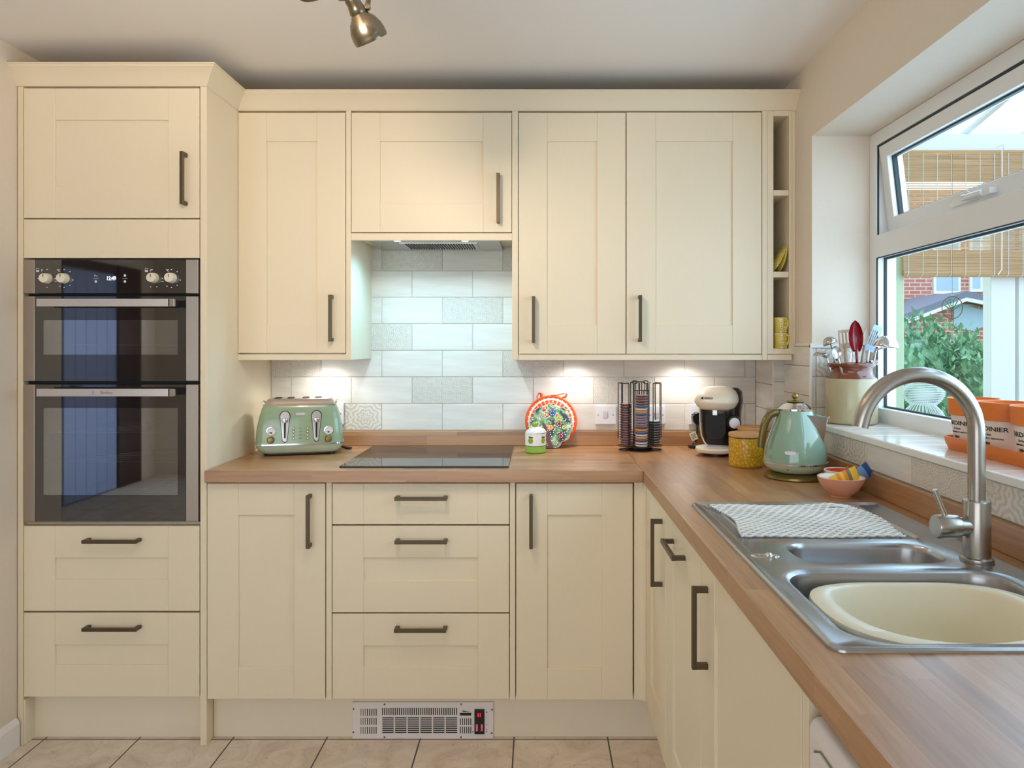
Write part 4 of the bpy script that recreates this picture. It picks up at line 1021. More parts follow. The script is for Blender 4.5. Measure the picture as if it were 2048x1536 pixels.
# scalloped crown outline: union of round lobes about a centre
lobes = [(-.052, .100, .034), (-.036, .140, .032), (.003, .158, .030), (.042, .136, .034), (.055, .098, .036), (.050, .058, .030), (.018, .028, .027), (0, .10, .06), (-.058, .075, .024)]
def crown(n=160):
    pts = []
    for i in range(n):
        a = 2*PI*i/n; d = Vector((math.cos(a), math.sin(a))); best = 0
        for (lx, lz, lr) in lobes:
            L_ = Vector((lx, lz-.098)); t = L_.dot(d); q = lr*lr-(L_.length_squared-t*t)
            if q > 0: best = max(best, t+math.sqrt(q))
        pts.append((d.x*best, .098+d.y*best))
    return pts
cr = crown()
b = MB(); b.loft([[Mt @ Vector((x, y, z)) for x, z in cr] for y in (.004, -.004)], 'disc_foil')
b.loft([[Mt @ Vector((x*.97, y, .098+(z-.098)*.97)) for x, z in cr] for y in (-.004, -.0052)], 'mosaic_green')
b.build('crown', 'mosaic_green', T)
b = MB(); tr_ = [(-.028, 0), (.012, 0), (.004, .02), (-.004, .05), (-.010, .075), (-.022, .098), (-.034, .104), (-.026, .085), (-.018, .06), (-.016, .03)]
b.loft([[Mt @ Vector((x, y, z+.001)) for x, z in tr_] for y in (.004, -.0068)]); b.build('trunk', 'disc_plum', T)
b = MB()
for (x, z, r, c) in ((.008, .145, .014, 'sachet_navy'), (.035, .125, .012, 'apple_green'), (-.03, .13, .012, 'sage_enamel'), (.036, .10, .012, 'red_plastic'), (.042, .05, .011, 'red_plastic'), (.0, .085, .012, 'sachet_orange'), (-.052, .10, .012, 'sage_enamel'), (.055, .085, .010, 'apple_green'), (.02, .022, .012, 'sage_enamel')):
    b.loft([[Mt @ Vector((x+(p-x)*k, y, z+(q-z)*k)) for p, q in circ(x, z, r, 18)] for y, k in ((-.0052, 1), (-.0066, .9))], c)
    for i in range(6): b.lathe([(.002, 0), (.002, .0006)], n=8, m='white_ceramic', M=Mt @ Matrix.Translation((x+r*.62*math.cos(i*PI/3), -.0066, z+r*.62*math.sin(i*PI/3))) @ Matrix.Rotation(PI/2, 4, 'X'))
b.build('mosaic_medallions', 'mosaic_green', T, kind='stuff')
b = MB()
for i in range(12): b.lathe([(.0022, 0), (.002, .0008)], n=8, M=Mt @ Matrix.Translation((-.012-.010*math.sin(i*.35), -.0069, .012+i*.0068)) @ Matrix.Rotation(PI/2, 4, 'X'))
b.build('trunk_dots', 'white_ceramic', T)

# ---- small apple jar
cx_, cy_ = X(1071, 2.83), 2.83
T = thing('apple_jar', 'small white jar with painted apples and a lime green foot, on the worktop', 'jar', (cx_, cy_, WZ))
b = MB(); b.lathe([(.036, 0), (.0405, .004), (.0412, .028), (.0412, .030), (.041, .031), (.0408, .072), (.0395, .076)], c=(cx_, cy_, WZ), n=40, ms=['lime_glaze', 'lime_glaze', 'print_ink', 'white_ceramic', 'white_ceramic', 'white_ceramic', 'white_ceramic'])
j = b.build('jar_body', 'white_ceramic', T, smooth=True)
b = MB(); Ml = Matrix.Translation((cx_+.001, cy_, WZ+.076)) @ Matrix.Rotation(math.radians(-4), 4, 'Y')
b.lathe([(.0385, 0), (.0415, .001), (.0415, .004), (.036, .012), (.022, .022), (.008, .026), (0, .026)], n=36, M=Ml); ld = b.build('jar_lid', 'white_ceramic', T, smooth=True)
b = MB(); b.ball((cx_-.002, cy_-.004, WZ+.110), .0125, n=18, k=10, sz=.9); b.tube([(cx_-.002, cy_-.004, WZ+.120), (cx_+.001, cy_-.004, WZ+.127)], .0013, 6, 'leaf_dark'); b.build('apple_knob', 'apple_green', ld, smooth=True, label='green apple-shaped knob')
for dx in (-.019, .030):
    an = math.asin(dx/.0412); b = MB()
    Ma = Matrix.Translation((cx_+.0412*math.sin(an), cy_-.0412*math.cos(an), WZ+.050)) @ Matrix.Rotation(an, 4, 'Z') @ Matrix.Rotation(PI/2, 4, 'X')
    b.lathe([(.0105, 0), (.009, .0008), (0, .0012)], n=20, M=Ma, sy=1.05, m='apple_green')
    b.lathe([(.005, 0), (.004, .0012), (0, .0014)], n=8, M=Ma @ Matrix.Translation((.005, .013, 0)), sx=1.4, sy=.5, m='leaf_dark'); b.lathe([(.005, 0), (.004, .0012), (0, .0014)], n=8, M=Ma @ Matrix.Translation((-.004, .014, 0)), sx=1.2, sy=.5, m='leaf_dark')
    b.build('painted_apple', 'apple_green', j)

# ---- carousel of drinks discs
cx_, cy_ = X(1278.5, 2.905), 2.905
T = thing('disc_carousel', 'black wire carousel holding columns of drinks discs, left of the coffee machine', 'rack', (cx_, cy_, WZ))
b = MB(); b.lathe([(.055, 0), (.058, .004), (.052, .010), (.02, .014), (0, .014)], c=(cx_, cy_, WZ), n=40); b.build('turntable', 'black_plastic', T, smooth=True)
cols = [(-.057, -.020), (0, -.058), (.057, -.018), (0, .045)]
top = .268
b = MB()
for (dx, dy) in cols:
    px, py = cx_+dx, cy_+dy; dirv = Vector((dx, dy)).normalized(); side = Vector((-dirv.y, dirv.x)); c2 = Vector((px, py))
    rr = .0295
    tp = WZ+top-(.028 if dy < -.05 else 0)
    # hoops at foot and top, three uprights and a bent pair at the open front
    for z in (WZ+.020, ):
        b.tube([(px+rr*1.05*math.cos(2*PI*i/20), py+rr*1.05*math.sin(2*PI*i/20), z) for i in range(20)], .0019, 6, closed=True)
    A = [c2+side*rr*.98, c2-side*rr*.98, c2-dirv*rr*.95+side*.012, c2-dirv*rr*.95-side*.012]
    for q in A: b.tube([(q.x, q.y, WZ+.018), (q.x, q.y, tp)], .0019, 6)
    o1, o2 = c2+dirv*rr*.85+side*rr*.55, c2+dirv*rr*.85-side*rr*.55
    s1, s2 = A[0], A[1]
    b.tube([(s1.x, s1.y, tp), (o1.x, o1.y, tp), (o2.x, o2.y, tp), (s2.x, s2.y, tp)] if dy > -.05 else [(s1.x, s1.y, tp), (c2-dirv*rr*.9).to_3d()+Vector((0, 0, tp)), (s2.x, s2.y, tp)], .0021, 6)
    if dy > -.05 and dy < .02:
        b.tube([(o1.x, o1.y, tp), (o1.x, o1.y, WZ+.052), (o2.x, o2.y, WZ+.048), (o2.x, o2.y, tp)], .0019, 6)
    if dy < -.05:
        for q in (c2+side*rr*.99+dirv*.006, c2-side*rr*.99+dirv*.006): b.tube([(q.x, q.y, WZ+.05), (q.x, q.y, WZ+top), (q.x*.7+cx_*.3+(.018 if q.x > cx_ else -.018), q.y+.03, WZ+top+.004)], .0021, 6)
b.tube([(cx_, cy_, WZ+.01), (cx_, cy_, WZ+top)], .003, 8)
fr = b.build('wire_frame', 'black_plastic', T, smooth=True)
for sx_ in (-1, 1):
    b = MB(); b.tube([(cx_+sx_*.022+.009*math.cos(2*PI*i/14), cy_-.03+.004*math.sin(2*PI*i/14), WZ+top+.004+.006*math.sin(2*PI*i/14)) for i in range(14)], .002, 6, closed=True); b.build('carry_loop', 'black_plastic', T, smooth=True)
    b = MB(); b.tube([(cx_+sx_*.058+.026*math.cos(2*PI*i/18), cy_-.028+.02*math.sin(2*PI*i/18), WZ+.005) for i in range(18)], .0022, 6, closed=True); b.build('stabiliser_loop', 'black_plastic', T, smooth=True)
def make_disc(side, lid):
    b = MB(); b.lathe([(.0, .0), (.020, .0), (.0235, .0012), (.0245, .0066), (.0268, .0068), (.0268, .0078), (.0, .0078)], n=24, ms=[side, side, side, 'disc_foil', 'disc_foil', lid])
    o = b.build('drinks_disc', side, smooth=True); return o
protos = {}
def put_disc(key, lid, x, y, z, lab, grp):
    if (key, lid) not in protos: protos[(key, lid)] = o = make_disc(key, lid)
    else: o = protos[(key, lid)].copy(); COL.objects.link(o)
    o.location = (x, y, z); o.rotation_euler = (0, 0, random.uniform(0, 6)); o['label'] = lab; o['category'] = 'drinks disc'; o['group'] = grp
stackz = WZ+.022
pitch = .0098
for i in range(17): put_disc('disc_plum', 'disc_foil', cx_-.057, cy_-.020, stackz+i*pitch, 'plum-brown drinks disc in the left column of the wire carousel', 'plum discs in the left carousel column')
seqc = ['disc_white', 'disc_white', 'disc_blue', 'disc_orange', 'disc_white', 'disc_blue', 'disc_orange', 'disc_plum', 'disc_lilac', 'disc_lilac', 'disc_lilac', 'disc_lilac', 'disc_blue', 'disc_orange', 'disc_white', 'disc_blue', 'disc_plum', 'disc_plum', 'disc_plum', 'disc_plum']
nm = {'disc_white': 'white', 'disc_blue': 'blue', 'disc_orange': 'orange', 'disc_plum': 'plum-brown', 'disc_lilac': 'lilac'}
for i, k in enumerate(seqc): put_disc(k, 'disc_foil', cx_, cy_-.058, stackz+i*pitch*1.04, '%s drinks disc in the tall mixed front column of the wire carousel' % nm[k], '%s discs in the front carousel column' % nm[k])
for i in range(10): put_disc('disc_black', 'disc_mint' if i == 9 else 'disc_foil', cx_+.057, cy_-.018, stackz+i*pitch, 'black drinks disc in the short right column of the wire carousel' if i < 9 else 'black drinks disc with a mint green lid topping the right column', 'black discs in the right carousel column' if i < 9 else 'mint-lidded disc')
for i in range(4): put_disc('disc_plum', 'disc_foil', cx_, cy_+.045, stackz+i*pitch, 'plum-brown drinks disc in the rear column of the wire carousel', 'discs in the rear carousel column')

# ---- coffee machine
rz = math.radians(-22)
mc = Vector((X(1437, 2.83), 2.835, WZ))
T = thing('coffee_machine', 'cream and black pod coffee machine in front of the plugged-in socket', 'coffee machine', tuple(mc), rz)
def P(**k): return k
b = MB(); b.loft([sell(0, -.010, z, .055, .105, 2.6, 40) for z in (0, .012)], 'black_plastic')
b.build('foot', 'black_plastic', T, smooth=True, local=True)
b = MB(); b.loft([sell(-.002, -.085, z, hw, hd, 2.4, 44) for z, hw, hd in ((.012, .060, .058), (.016, .068, .066), (.026, .071, .070), (.032, .069, .067), (.034, .060, .058))]); tr = b.build('drip_tray', 'ivory_plastic', T, smooth=True, local=True)
b = MB(); b.loft([sell(-.002, -.085, z, .05, .045, 2.2, 40) for z in (.0341, .0352)], 'white_ceramic')
for i in range(7): b.box(-.03, .026, -.113+i*.009, -.110+i*.009, .0352, .0355, 'disc_foil')
b.build('tray_grid', 'white_ceramic', tr, local=True)
sec = [(.012, .010, .050, .060, 3), (.035, .012, .054, .066, 3), (.060, .012, .058, .070, 3), (.10, .010, .062, .072, 3.2), (.15, .006, .065, .075, 3.4), (.178, .004, .066, .078, 3.6), (.205, .02, .064, .072, 3.4), (.222, .026, .052, .055, 3)]
b = MB(); b.loft([sell(0, cy, z, hw, hd, p, 44) for z, cy, hw, hd, p in sec]); bd = b.build('body', 'black_plastic', T, smooth=True, angle=60, local=True)
# pale edge line down the left of the front
b = MB(); b.tube([(-.064, -.048, .178), (-.063, -.045, .12), (-.058, -.042, .07), (-.046, -.046, .043), (-.036, -.05, .034)], .0028, 8); b.build('edge_trim', 'ivory_plastic', T, smooth=True, local=True)
b = MB(); b.loft([[Vector((x_*.040, -.064-.004*(1-abs(x_)) if True else 0, z_)) for x_, z_ in ((-1, .16), (1, .16), (1, .08), (.6, .056), (-.6, .056), (-1, .08))], [Vector((x_*.037, -.0695, z_)) for x_, z_ in ((-1, .157), (1, .157), (1, .083), (.6, .06), (-.6, .06), (-1, .083))]]); b.build('front_cover', 'black_matt', T, local=True, smooth=False)
hs = [(.172, -.018, .060, .078, 2.8), (.182, -.022, .072, .090, 2.8), (.200, -.026, .080, .100, 3), (.206, -.026, .081, .101, 3), (.224, -.020, .078, .094, 3), (.240, -.010, .070, .082, 2.8), (.252, .002, .054, .062, 2.5), (.257, .008, .034, .040, 2.2)]
b = MB(); b.loft([sell(-.002, cy, z, hw, hd, p, 48) for z, cy, hw, hd, p in hs]); hd_ = b.build('brew_head', 'ivory_plastic', T, smooth=True, angle=60, local=True)
text('lettering', 'BOSCH', hd_, WM[T.name] @ Matrix(((1, 0, 0, -.018), (0, 0, -1, -.1222), (0, 1, 0, .219), (0, 0, 0, 1))), .011, 'print_ink', width=.030)
b = MB(); b.lathe([(.003, -.0004), (.0045, -.0004), (.0045, .0006), (.003, .0006)], n=16, M=Matrix.Translation((-.042, -.119, .219)) @ Matrix.Rotation(PI/2, 4, 'X')); b.build('badge', 'print_ink', hd_, local=True)
b = MB(); b.box(-.012, .008, -.074, -.055, .150, .175); b.build('nozzle', 'steel', T, bevel=.002, local=True)
# rear water tank hump and side dial
b = MB(); b.loft([sell(.048, .050, z, hw, hd, 3, 32) for z, hw, hd in ((.10, .030, .04), (.16, .034, .05), (.20, .040, .052), (.235, .036, .048), (.250, .022, .034))]); b.build('rear_housing', 'black_plastic', T, smooth=True, angle=60, local=True)
Md = Matrix.Translation((.060, -.040, .122)) @ Matrix.Rotation(math.radians(28), 4, 'Z') @ Matrix.Rotation(PI/2, 4, 'X')
b = MB(); b.lathe([(.030, -.02), (.031, .010), (.027, .016), (.001, .017)], n=32, M=Md); bb = b.build('dial_housing', 'black_plastic', T, smooth=True, local=True)
b = MB(); b.lathe([(.0205, .016), (.0205, .022), (.018, .024), (.001, .024)], n=28, M=Md); b.build('start_dial', 'white_plastic', bb, smooth=True, local=True, label='round white dial')
b = MB(); b.lathe([(.003, .0)], n=3) if False else None
b = MB(); b.box(.030, .034, -.0725, -.0715, .128, .136); b.box(.034, .038, -.0725, -.0715, .118, .124); b.build('icon_lights', 'white_plastic', T, local=True) if False else b.bm.free()

# ---- canisters
def canister(x, y, r, h, body, lab):
    t = thing('storage_canister', lab, 'canister', (x, y, WZ))
    b = MB(); b.lathe([(r*.88, 0), (r*.98, .006), (r, .014), (r, h-.02), (r*.985, h-.016)], n=48, c=(0, 0, 0)); b.build('canister_body', body, t, smooth=True, local=True)
    b = MB(); b.lathe([(r*.93, h-.0175), (r*.93, h-.013)], n=40); b.build('seal', 'clear_glass', t, local=True)
    b = MB(); b.lathe([(r*.97, h-.013), (r*1.01, h-.012), (r*1.01, h-.002), (r*.99, h), (.001, h)], n=48); b.build('wooden_lid', 'lid_wood', t, smooth=True, local=True)
canister(X(1491.5, 2.51), 2.51, .0575, .116, 'mustard_glaze', 'mustard yellow dimpled canister with wooden lid beside the green kettle')
canister(X(1507, 2.69), 2.69, .0575, .118, 'orange_glaze', 'orange canister with wooden lid behind the mustard yellow canister')

# ---- kettle
kx, ky = X(1590, 2.30), 2.30
T = thing('kettle', 'sage green dome kettle with chrome lid and brass finial near the window', 'kettle', (kx, ky, WZ))
b = MB(); b.lathe([(.090, 0), (.094, .003), (.093, .009), (.082, .016), (.070, .019)], n=56); b.build('power_base', 'brass_aged', T, smooth=True, local=True, label='olive gold power base')
b = MB(); b.lathe([(.066, .0195), (.079, .024), (.090, .034), (.0965, .046), (.0965, .048)], n=56); b.build('lower_shell', 'sage_pale', T, smooth=True, local=True)
b = MB(); b.lathe([(.0965, .0478), (.0992, .0485), (.0992, .0535), (.0965, .0545)], n=56); b.build('trim_band', 'chrome', T, smooth=True, local=True)
b = MB(); b.lathe([(.0962, .0545), (.0962, .062), (.0935, .085), (.0895, .108), (.082, .132), (.073, .158), (.0635, .182), (.056, .204), (.0535, .213)], n=64); kb = b.build('kettle_body', 'sage_kettle', T, smooth=True, angle=60, local=True)
b = MB(); b.lathe([(.054, .2125), (.0555, .214), (.0555, .219), (.052, .221), (.040, .231), (.026, .238), (.018, .2405)], n=48); b.build('lid', 'chrome', T, smooth=True, local=True)
b = MB(); b.lathe([(.027, .2395), (.024, .2425), (.008, .2445), (.004, .2465), (.004, .249)], n=28); b.ball((0, 0, .2575), .0105, n=20, k=10); b.build('finial', 'brass_aged', T, smooth=True, local=True)
rt = math.radians(-12); Mk = Matrix.Rotation(rt*0, 4, 'Z')
b = MB(); b.tube([(-.050, -.006, .206), (-.066, -.008, .2055), (-.083, -.010, .199), (-.095, -.012, .184), (-.103, -.013, .162), (-.108, -.014, .135), (-.1115, -.014, .108), (-.1125, -.014, .096)], [.011, .012, .0125, .013, .013, .0125, .012, .0115], 14, flat=.75, up=(0, 1, 0)); b.build('handle', 'bronze_handle', T, smooth=True, local=True, label='bronze curved handle')
# V-shaped steel spout
sa = Matrix.Rotation(math.radians(-38), 4, 'Z')
V = [Vector(v) for v in ((.040, -.034, .203), (.040, .034, .203), (.100, -.006, .196), (.100, .006, .196), (.0865, 0, .118), (.106, -.003, .1975), (.106, .003, .1975))]
V = [sa @ v for v in V]
b = MB(); vs = [b.bm.verts.new(v) for v in V]
for q in ((0, 4, 2), (1, 3, 4), (2, 4, 3), (2, 3, 6, 5)): b.face([vs[i] for i in q])
o = b.build('spout', 'steel', T, local=True); sm = o.modifiers.new('thick', 'SOLIDIFY'); sm.thickness = .0025; sm.offset = 0
b = MB()
for q in ((0, 4), (1, 4)):
    b.tube([V[q[0]]*1.0, V[q[1]]*1.01+Vector((0, 0, -.003))], .0022, 8)
b.build('spout_edge', 'chrome', T, smooth=True, local=True)
Mn = Matrix.Rotation(math.radians(-28), 4, 'Z') @ Matrix.Translation((0, -.0915, .088)) @ Matrix.Rotation(math.radians(-10), 4, 'X')
b = MB(); b.loft([[Mn @ Vector((q.x, -d, q.y)) for q in sell(0, 0, 0, .0165, .0055, 4, 28)] for d in (-.001, .0016)]); n_ = b.build('nameplate', 'steel', T, local=True)
text('lettering', "De'Longhi", n_, WM[T.name] @ Mn @ Matrix(((1, 0, 0, 0), (0, 0, -1, -.002), (0, 1, 0, 0), (0, 0, 0, 1))), .007, 'white_plastic', width=.026)
b = MB(); p = Vector((0, -.0885, .036)); b.ball((-.05, -.078, .036), .0022, n=10, k=6); b.build('indicator', 'black_plastic', T, local=True)

# ---- bowls with sachets
def bowl(nm, lab, x, y, r, h, mo, mi_, ft=.5):
    t = thing(nm, lab, 'bowl', (x, y, WZ))
    b = MB(); b.lathe([(0, 0), (r*ft, 0), (r*ft, .004), (r*.72, h*.35), (r*.93, h*.72), (r, h-.001), (r-.0015, h), (r-.004, h-.002)], n=48, m=mo, cap=False); b.lathe([(r-.004, h-.002), (r*.86, h*.68), (r*.62, h*.32), (r*.3, .007), (0, .006)], n=48, m=mi_, cap=False)
    b.build('bowl_body', mo, t, smooth=True, local=True, weld=True); return t
bx, by = X(1682, 2.005), 2.005
bowl('pink_bowl', 'small pink ribbed bowl of sachets near the sink drainer', bx, by, .0625, .056, 'pink_ceramic', 'white_ceramic', .42)
ox_, oy_ = .887, 2.112
t = bowl('orange_bowl', 'orange and white striped bowl behind the small pink bowl', ox_, oy_, .0485, .056, 'white_ceramic', 'orange_ceramic', .5)
b = MB()
for i in range(12):
    a = 2*PI*i/12; c, s_ = math.cos(a), math.sin(a)
    b.tube([(.0485*k*c*1.004, .0485*k*s_*1.004, z) for k, z in ((.74, .022), (.93, .040), (.985, .052))], .0032, 6, flat=.4)
b.build('painted_stripes', 'orange_ceramic', t, smooth=True, local=True)
def packet(lab, M, w, h, mats, bands):
    b = MB()
    loops = []
    n = 9
    for j in range(n):
        z = -h/2+h*j/(n-1); th = .0006+.0045*math.sin(PI*j/(n-1))**.6
        loops.append([M @ Vector((x*w/2, -th*(1-abs(x)**2.2)*s__-.0003*s__, z)) for s__, xs_ in ((1, (-1, -.5, 0, .5, 1)), (-1, (1, .5, 0, -.5, -1))) for x in xs_])
    ms = [mats[min(int(j*len(mats)/(n-1)), len(mats)-1)] for j in range(n)]
    b.loft(loops, ms=ms)
    tag(b.build('sachet', mats[0], smooth=True), lab, 'sachet', 'drink sachets in the small bowls')
def pk(p, q, yp, w, tl):
    a = Vector((X(p[0], yp), yp, Z(p[1], yp))); c = Vector((X(q[0], yp+.01), yp+.01, Z(q[1], yp+.01))); d = (c-a); ang = math.atan2(d.x, d.z)
    return Matrix.Translation((a+c)/2) @ Matrix.Rotation(ang, 4, 'Y') @ Matrix.Rotation(math.radians(tl), 4, 'X'), d.length
Mx, L_ = pk((1663, 967), (1714, 944), 2.008, .03, -4)
packet('yellow and orange sachet lying across the small pink bowl', Mx, .038, L_, ['sachet_yellow', 'sachet_orange', 'sachet_yellow', 'sachet_orange', 'sachet_grey', 'sachet_yellow', 'sachet_yellow'], None)
Mx, L_ = pk((1703, 963), (1738, 937), 2.03, .03, -8)
packet('pale blue and navy sachet sticking up out of the bowls', Mx, .042, L_*1.1, ['sachet_blue', 'sachet_blue', 'sachet_blue', 'sachet_navy'], None)
T = thing('orange_spoon', 'small orange plastic spoon handle poking up from the striped bowl', 'spoon', (X(1695, 2.12), 2.12, WZ+.01))
b = MB(); b.tube([(.885, 2.108, WZ+.014), (X(1695, 2.125), 2.125, Z(950, 2.125)), (X(1696, 2.13), 2.13, Z(937, 2.13))], [.003, .005, .0065], 10, flat=.5); b.ball((X(1696, 2.13), 2.13, Z(937, 2.13)), .0065, n=12, k=8); b.build('handle', 'orange_ceramic', T, smooth=True)
b = MB(); b.ball((.885, 2.108, WZ+.013), .010, n=12, k=8, sz=.35); b.build('spoon_bowl', 'orange_ceramic', T, smooth=True)
# ------------------------------------------------------------------ stoneware jar and utensils on the sill
jx, jy, jz = X(1702, 2.44)+.003, 2.445, SZ+.0005
T = thing('stoneware_jar', 'tan and brown stoneware jar full of utensils on the window sill', 'jar', (jx, jy, jz))
b = MB(); b.lathe([(.074, 0), (.081, .004), (.083, .012), (.083, .142), (.080, .150), (.0795, .1515), (.071, .160), (.067, .170), (.067, .186), (.072, .190), (.0765, .196), (.076, .202), (.071, .204), (.064, .203), (.062, .18), (.068, .15), (.074, .14), (.074, .01), (0, .009)], n=64,
                  ms=['stoneware']*5+['stoneware_brown']*9+['stoneware']*5)
b.build('jar_body', 'stoneware', T, smooth=True, angle=60, local=True)
base = Vector((jx, jy, jz+.014))
def ut(px, py, y): return Vector((X(px, y), y, Z(py, y)))
def rod(b, p, q, r, m=None, n=8, flat=1., bend=None):
    pts = [p.lerp(q, t/6) for t in range(7)]
    if bend: pts = [v+Vector(bend)*math.sin(PI*t/6) for t, v in enumerate(pts)]
    b.tube(pts, r, n, m, flat=flat, up=(0, 1, 0))
def frame(p, q):     # local z along p->q, x across the view
    d = (q-p).normalized(); y = Vector((0, 1, 0)); x = y.cross(d)*1.0; x = x.normalized(); y = d.cross(x)
    return Matrix((( x.x, y.x, d.x, q.x), (x.y, y.y, d.y, q.y), (x.z, y.z, d.z, q.z), (0, 0, 0, 1)))
def feet(dx, dy): return base+Vector((dx, dy, 0))
G = 'utensils in the stoneware jar'
# red serving spoon
p, q = feet(.02, -.02), ut(1713, 700, 2.41); Mf = frame(p, q)
T = thing('serving_spoon', 'dark red plastic serving spoon standing tallest in the utensil jar', 'spoon', tuple(p), 0, G)
b = MB(); rod(b, p, q, [.005, .005, .005, .005, .0048, .0045, .006]); b.build('handle', 'red_plastic', T, smooth=True)
b = MB(); L = []
for i in range(13):
    t = i/12; w_ = .0225*math.sin(PI*min(1, .08+t*.92))**.55 if t < 1 else .001; L.append((t*.105-.006, max(w_, .0012)))
def spoonhead(b, Mf, prof, depth, m=None, rot=0, n=8):
    Mr = Mf @ Matrix.Rotation(rot, 4, 'Z'); loops = []
    for z, w in prof:
        loops.append([Mr @ Vector((w*x, depth*(w/max(k for _, k in prof))*(1-x*x)+(.0 if s_ > 0 else .0022), z)) for s_, xs in ((1, [-1+2*i/n for i in range(n+1)]), (-1, [1-2*i/n for i in range(n+1)])) for x in xs])
    b.loft(loops, m)
spoonhead(b, Mf, L, .018, rot=math.radians(-25)); b.build('spoon_bowl', 'red_plastic', T, smooth=True)
# wooden slotted turner
p, q = feet(.0, .01), ut(1690, 690, 2.45); Mf = frame(p, q)
T = thing('slotted_turner', 'pale wooden slotted turner leaning left of the red spoon', 'turner', tuple(p), 0, G)
b = MB(); rod(b, p, q, .006, flat=.7); b.build('handle', 'utensil_wood', T, smooth=True)
b = MB()
b.box(-.020, .020, -.002, .002, -.012, .006, M=Mf); b.box(-.020, .020, -.002, .002, .042, .052, M=Mf)
for x in (-.020, -.0085, .003, .0145): b.box(x, x+.0055, -.002, .002, .006, .042, M=Mf)
b.build('slotted_blade', 'utensil_wood', T, bevel=.001)
# wooden spoon right of red
p, q = feet(.015, .02), ut(1729, 690, 2.45); Mf = frame(p, q)
T = thing('wooden_spoon', 'narrow pale wooden spoon just right of the red spoon in the jar', 'spoon', tuple(p), 0, G)
b = MB(); rod(b, p, q, .0048); b.build('handle', 'utensil_wood', T, smooth=True)
b = MB(); spoonhead(b, Mf, [(-.008, .004), (0, .009), (.014, .014), (.03, .014), (.045, .009), (.054, .002)], .005, rot=.4); b.build('spoon_bowl', 'utensil_wood', T, smooth=True)
# another wooden spoon behind at left
p, q = feet(-.01, -.03), ut(1681, 712, 2.42); Mf = frame(p, q)
T = thing('wooden_spatula', 'curved wooden spatula between the ladles and the slotted turner', 'spatula', tuple(p), 0, G)
b = MB(); rod(b, p, q, .005, bend=(-.006, 0, 0)); b.build('handle', 'utensil_wood', T, smooth=True)
b = MB(); spoonhead(b, Mf, [(-.012, .005), (0, .010), (.014, .012), (.026, .009), (.031, .002)], .002, rot=-.3); b.build('blade', 'utensil_wood', T, smooth=True)
# two steel ladles hanging left, one slotted spoon
def ladle(lab, p, q, c, r, tilt, nm='ladle', mat='steel', sz=.75):
    T = thing(nm, lab, 'ladle', tuple(p), 0, G)
    b = MB(); rod(b, p, q, .0036); rod(b, q, c, .003); b.build('handle', mat, T, smooth=True)
    b = MB(); Mc = Matrix.Translation(c) @ tilt
    b.ball((0, 0, 0), r, n=28, k=10, sz=sz, M=Mc, t1=.5)
    o = b.build('cup', mat, T, smooth=True); s_ = o.modifiers.new('thick', 'SOLIDIFY'); s_.thickness = .0015
    return T
RX_ = lambda d: Matrix.Rotation(math.radians(d), 4, 'X'); RY_ = lambda d: Matrix.Rotation(math.radians(d), 4, 'Y')
ladle('small steel ladle leaning left, upper of the two left ladles', feet(-.02, .02), ut(1666, 700, 2.44), ut(1661, 688, 2.43), .0235, RY_(160) @ RX_(10), sz=1.1)
ladle('steel ladle drooping over the left rim of the stoneware jar', feet(-.03, -.01), ut(1655, 716, 2.46), ut(1643, 711, 2.47), .027, RY_(178), sz=.55)
p, q = feet(.0, -.035), ut(1676, 716, 2.40); Mf = frame(p, q)
T = thing('steel_spoon', 'dull steel serving spoon leaning left in front of the ladles', 'spoon', tuple(p), 0, G)
b = MB(); rod(b, p, q, .004); b.build('handle', 'steel', T, smooth=True)
b = MB(); spoonhead(b, Mf, [(-.010, .004), (0, .012), (.014, .018), (.026, .017), (.036, .010), (.040, .003)], .008, rot=.2); b.build('spoon_bowl', 'steel', T, smooth=True)
# big shiny ladle to the right, cup upside down
ladle('large shiny ladle hooked out to the right over the window', feet(.03, .0), ut(1752, 700, 2.40), ut(1771, 694, 2.37), .039, RY_(186), mat='chrome', sz=.95)
# grey slotted fish slice
p, q = feet(.03, .02), ut(1738, 700, 2.43); 
q2 = ut(1757, 652, 2.43); Mf = frame(q, q2); Mf.translation = q
T = thing('fish_slice', 'pale grey slotted fish slice leaning right beside the large ladle', 'turner', tuple(p), 0, G)
b = MB(); rod(b, p, q, .0042); b.build('handle', 'steel', T, smooth=True)
b = MB(); hL = (q2-q).length
b.box(-.016, .016, -.0012, .0012, -.004, .018, M=Mf); b.box(-.016, .016, -.0012, .0012, hL-.018, hL, M=Mf)
for x in (-.016, -.009, -.002, .005, .0128): b.box(x, x+.0032, -.0012, .0012, .018, hL-.018, M=Mf)
b.build('slotted_blade', 'board_blue', T, bevel=.0005)
# small fork draped over the right rim
p, q = feet(.04, -.01), ut(1738, 722, 2.38)
T = thing('table_fork', 'small steel fork with tines drooping over the jar rim at right', 'fork', tuple(p), 0, G)
q = ut(1738, 724, 2.41); q3 = ut(1744, 722, 2.39)
b = MB(); rod(b, p, q, .003); rod(b, q, q3, .0025); b.build('handle', 'chrome', T, smooth=True)
b = MB()
for k in range(4):
    o_ = Vector((.0035*k-.002, 0, .0035*k*.8-.003)); b.tube([q3+o_, q3+o_+Vector((.010, -.004, -.004)), q3+o_+Vector((.022, -.008, -.013))], .0011, 6)
b.build('tines', 'chrome', T, smooth=True)
p, q = feet(-.002, .03), ut(1703, 705, 2.47)
T = thing('steel_whisk', 'thin steel whisk handle between the turner and the red spoon', 'whisk', tuple(p), 0, G)
b = MB(); rod(b, p, q, .0045); b.build('handle', 'chrome', T, smooth=True)
b = MB()
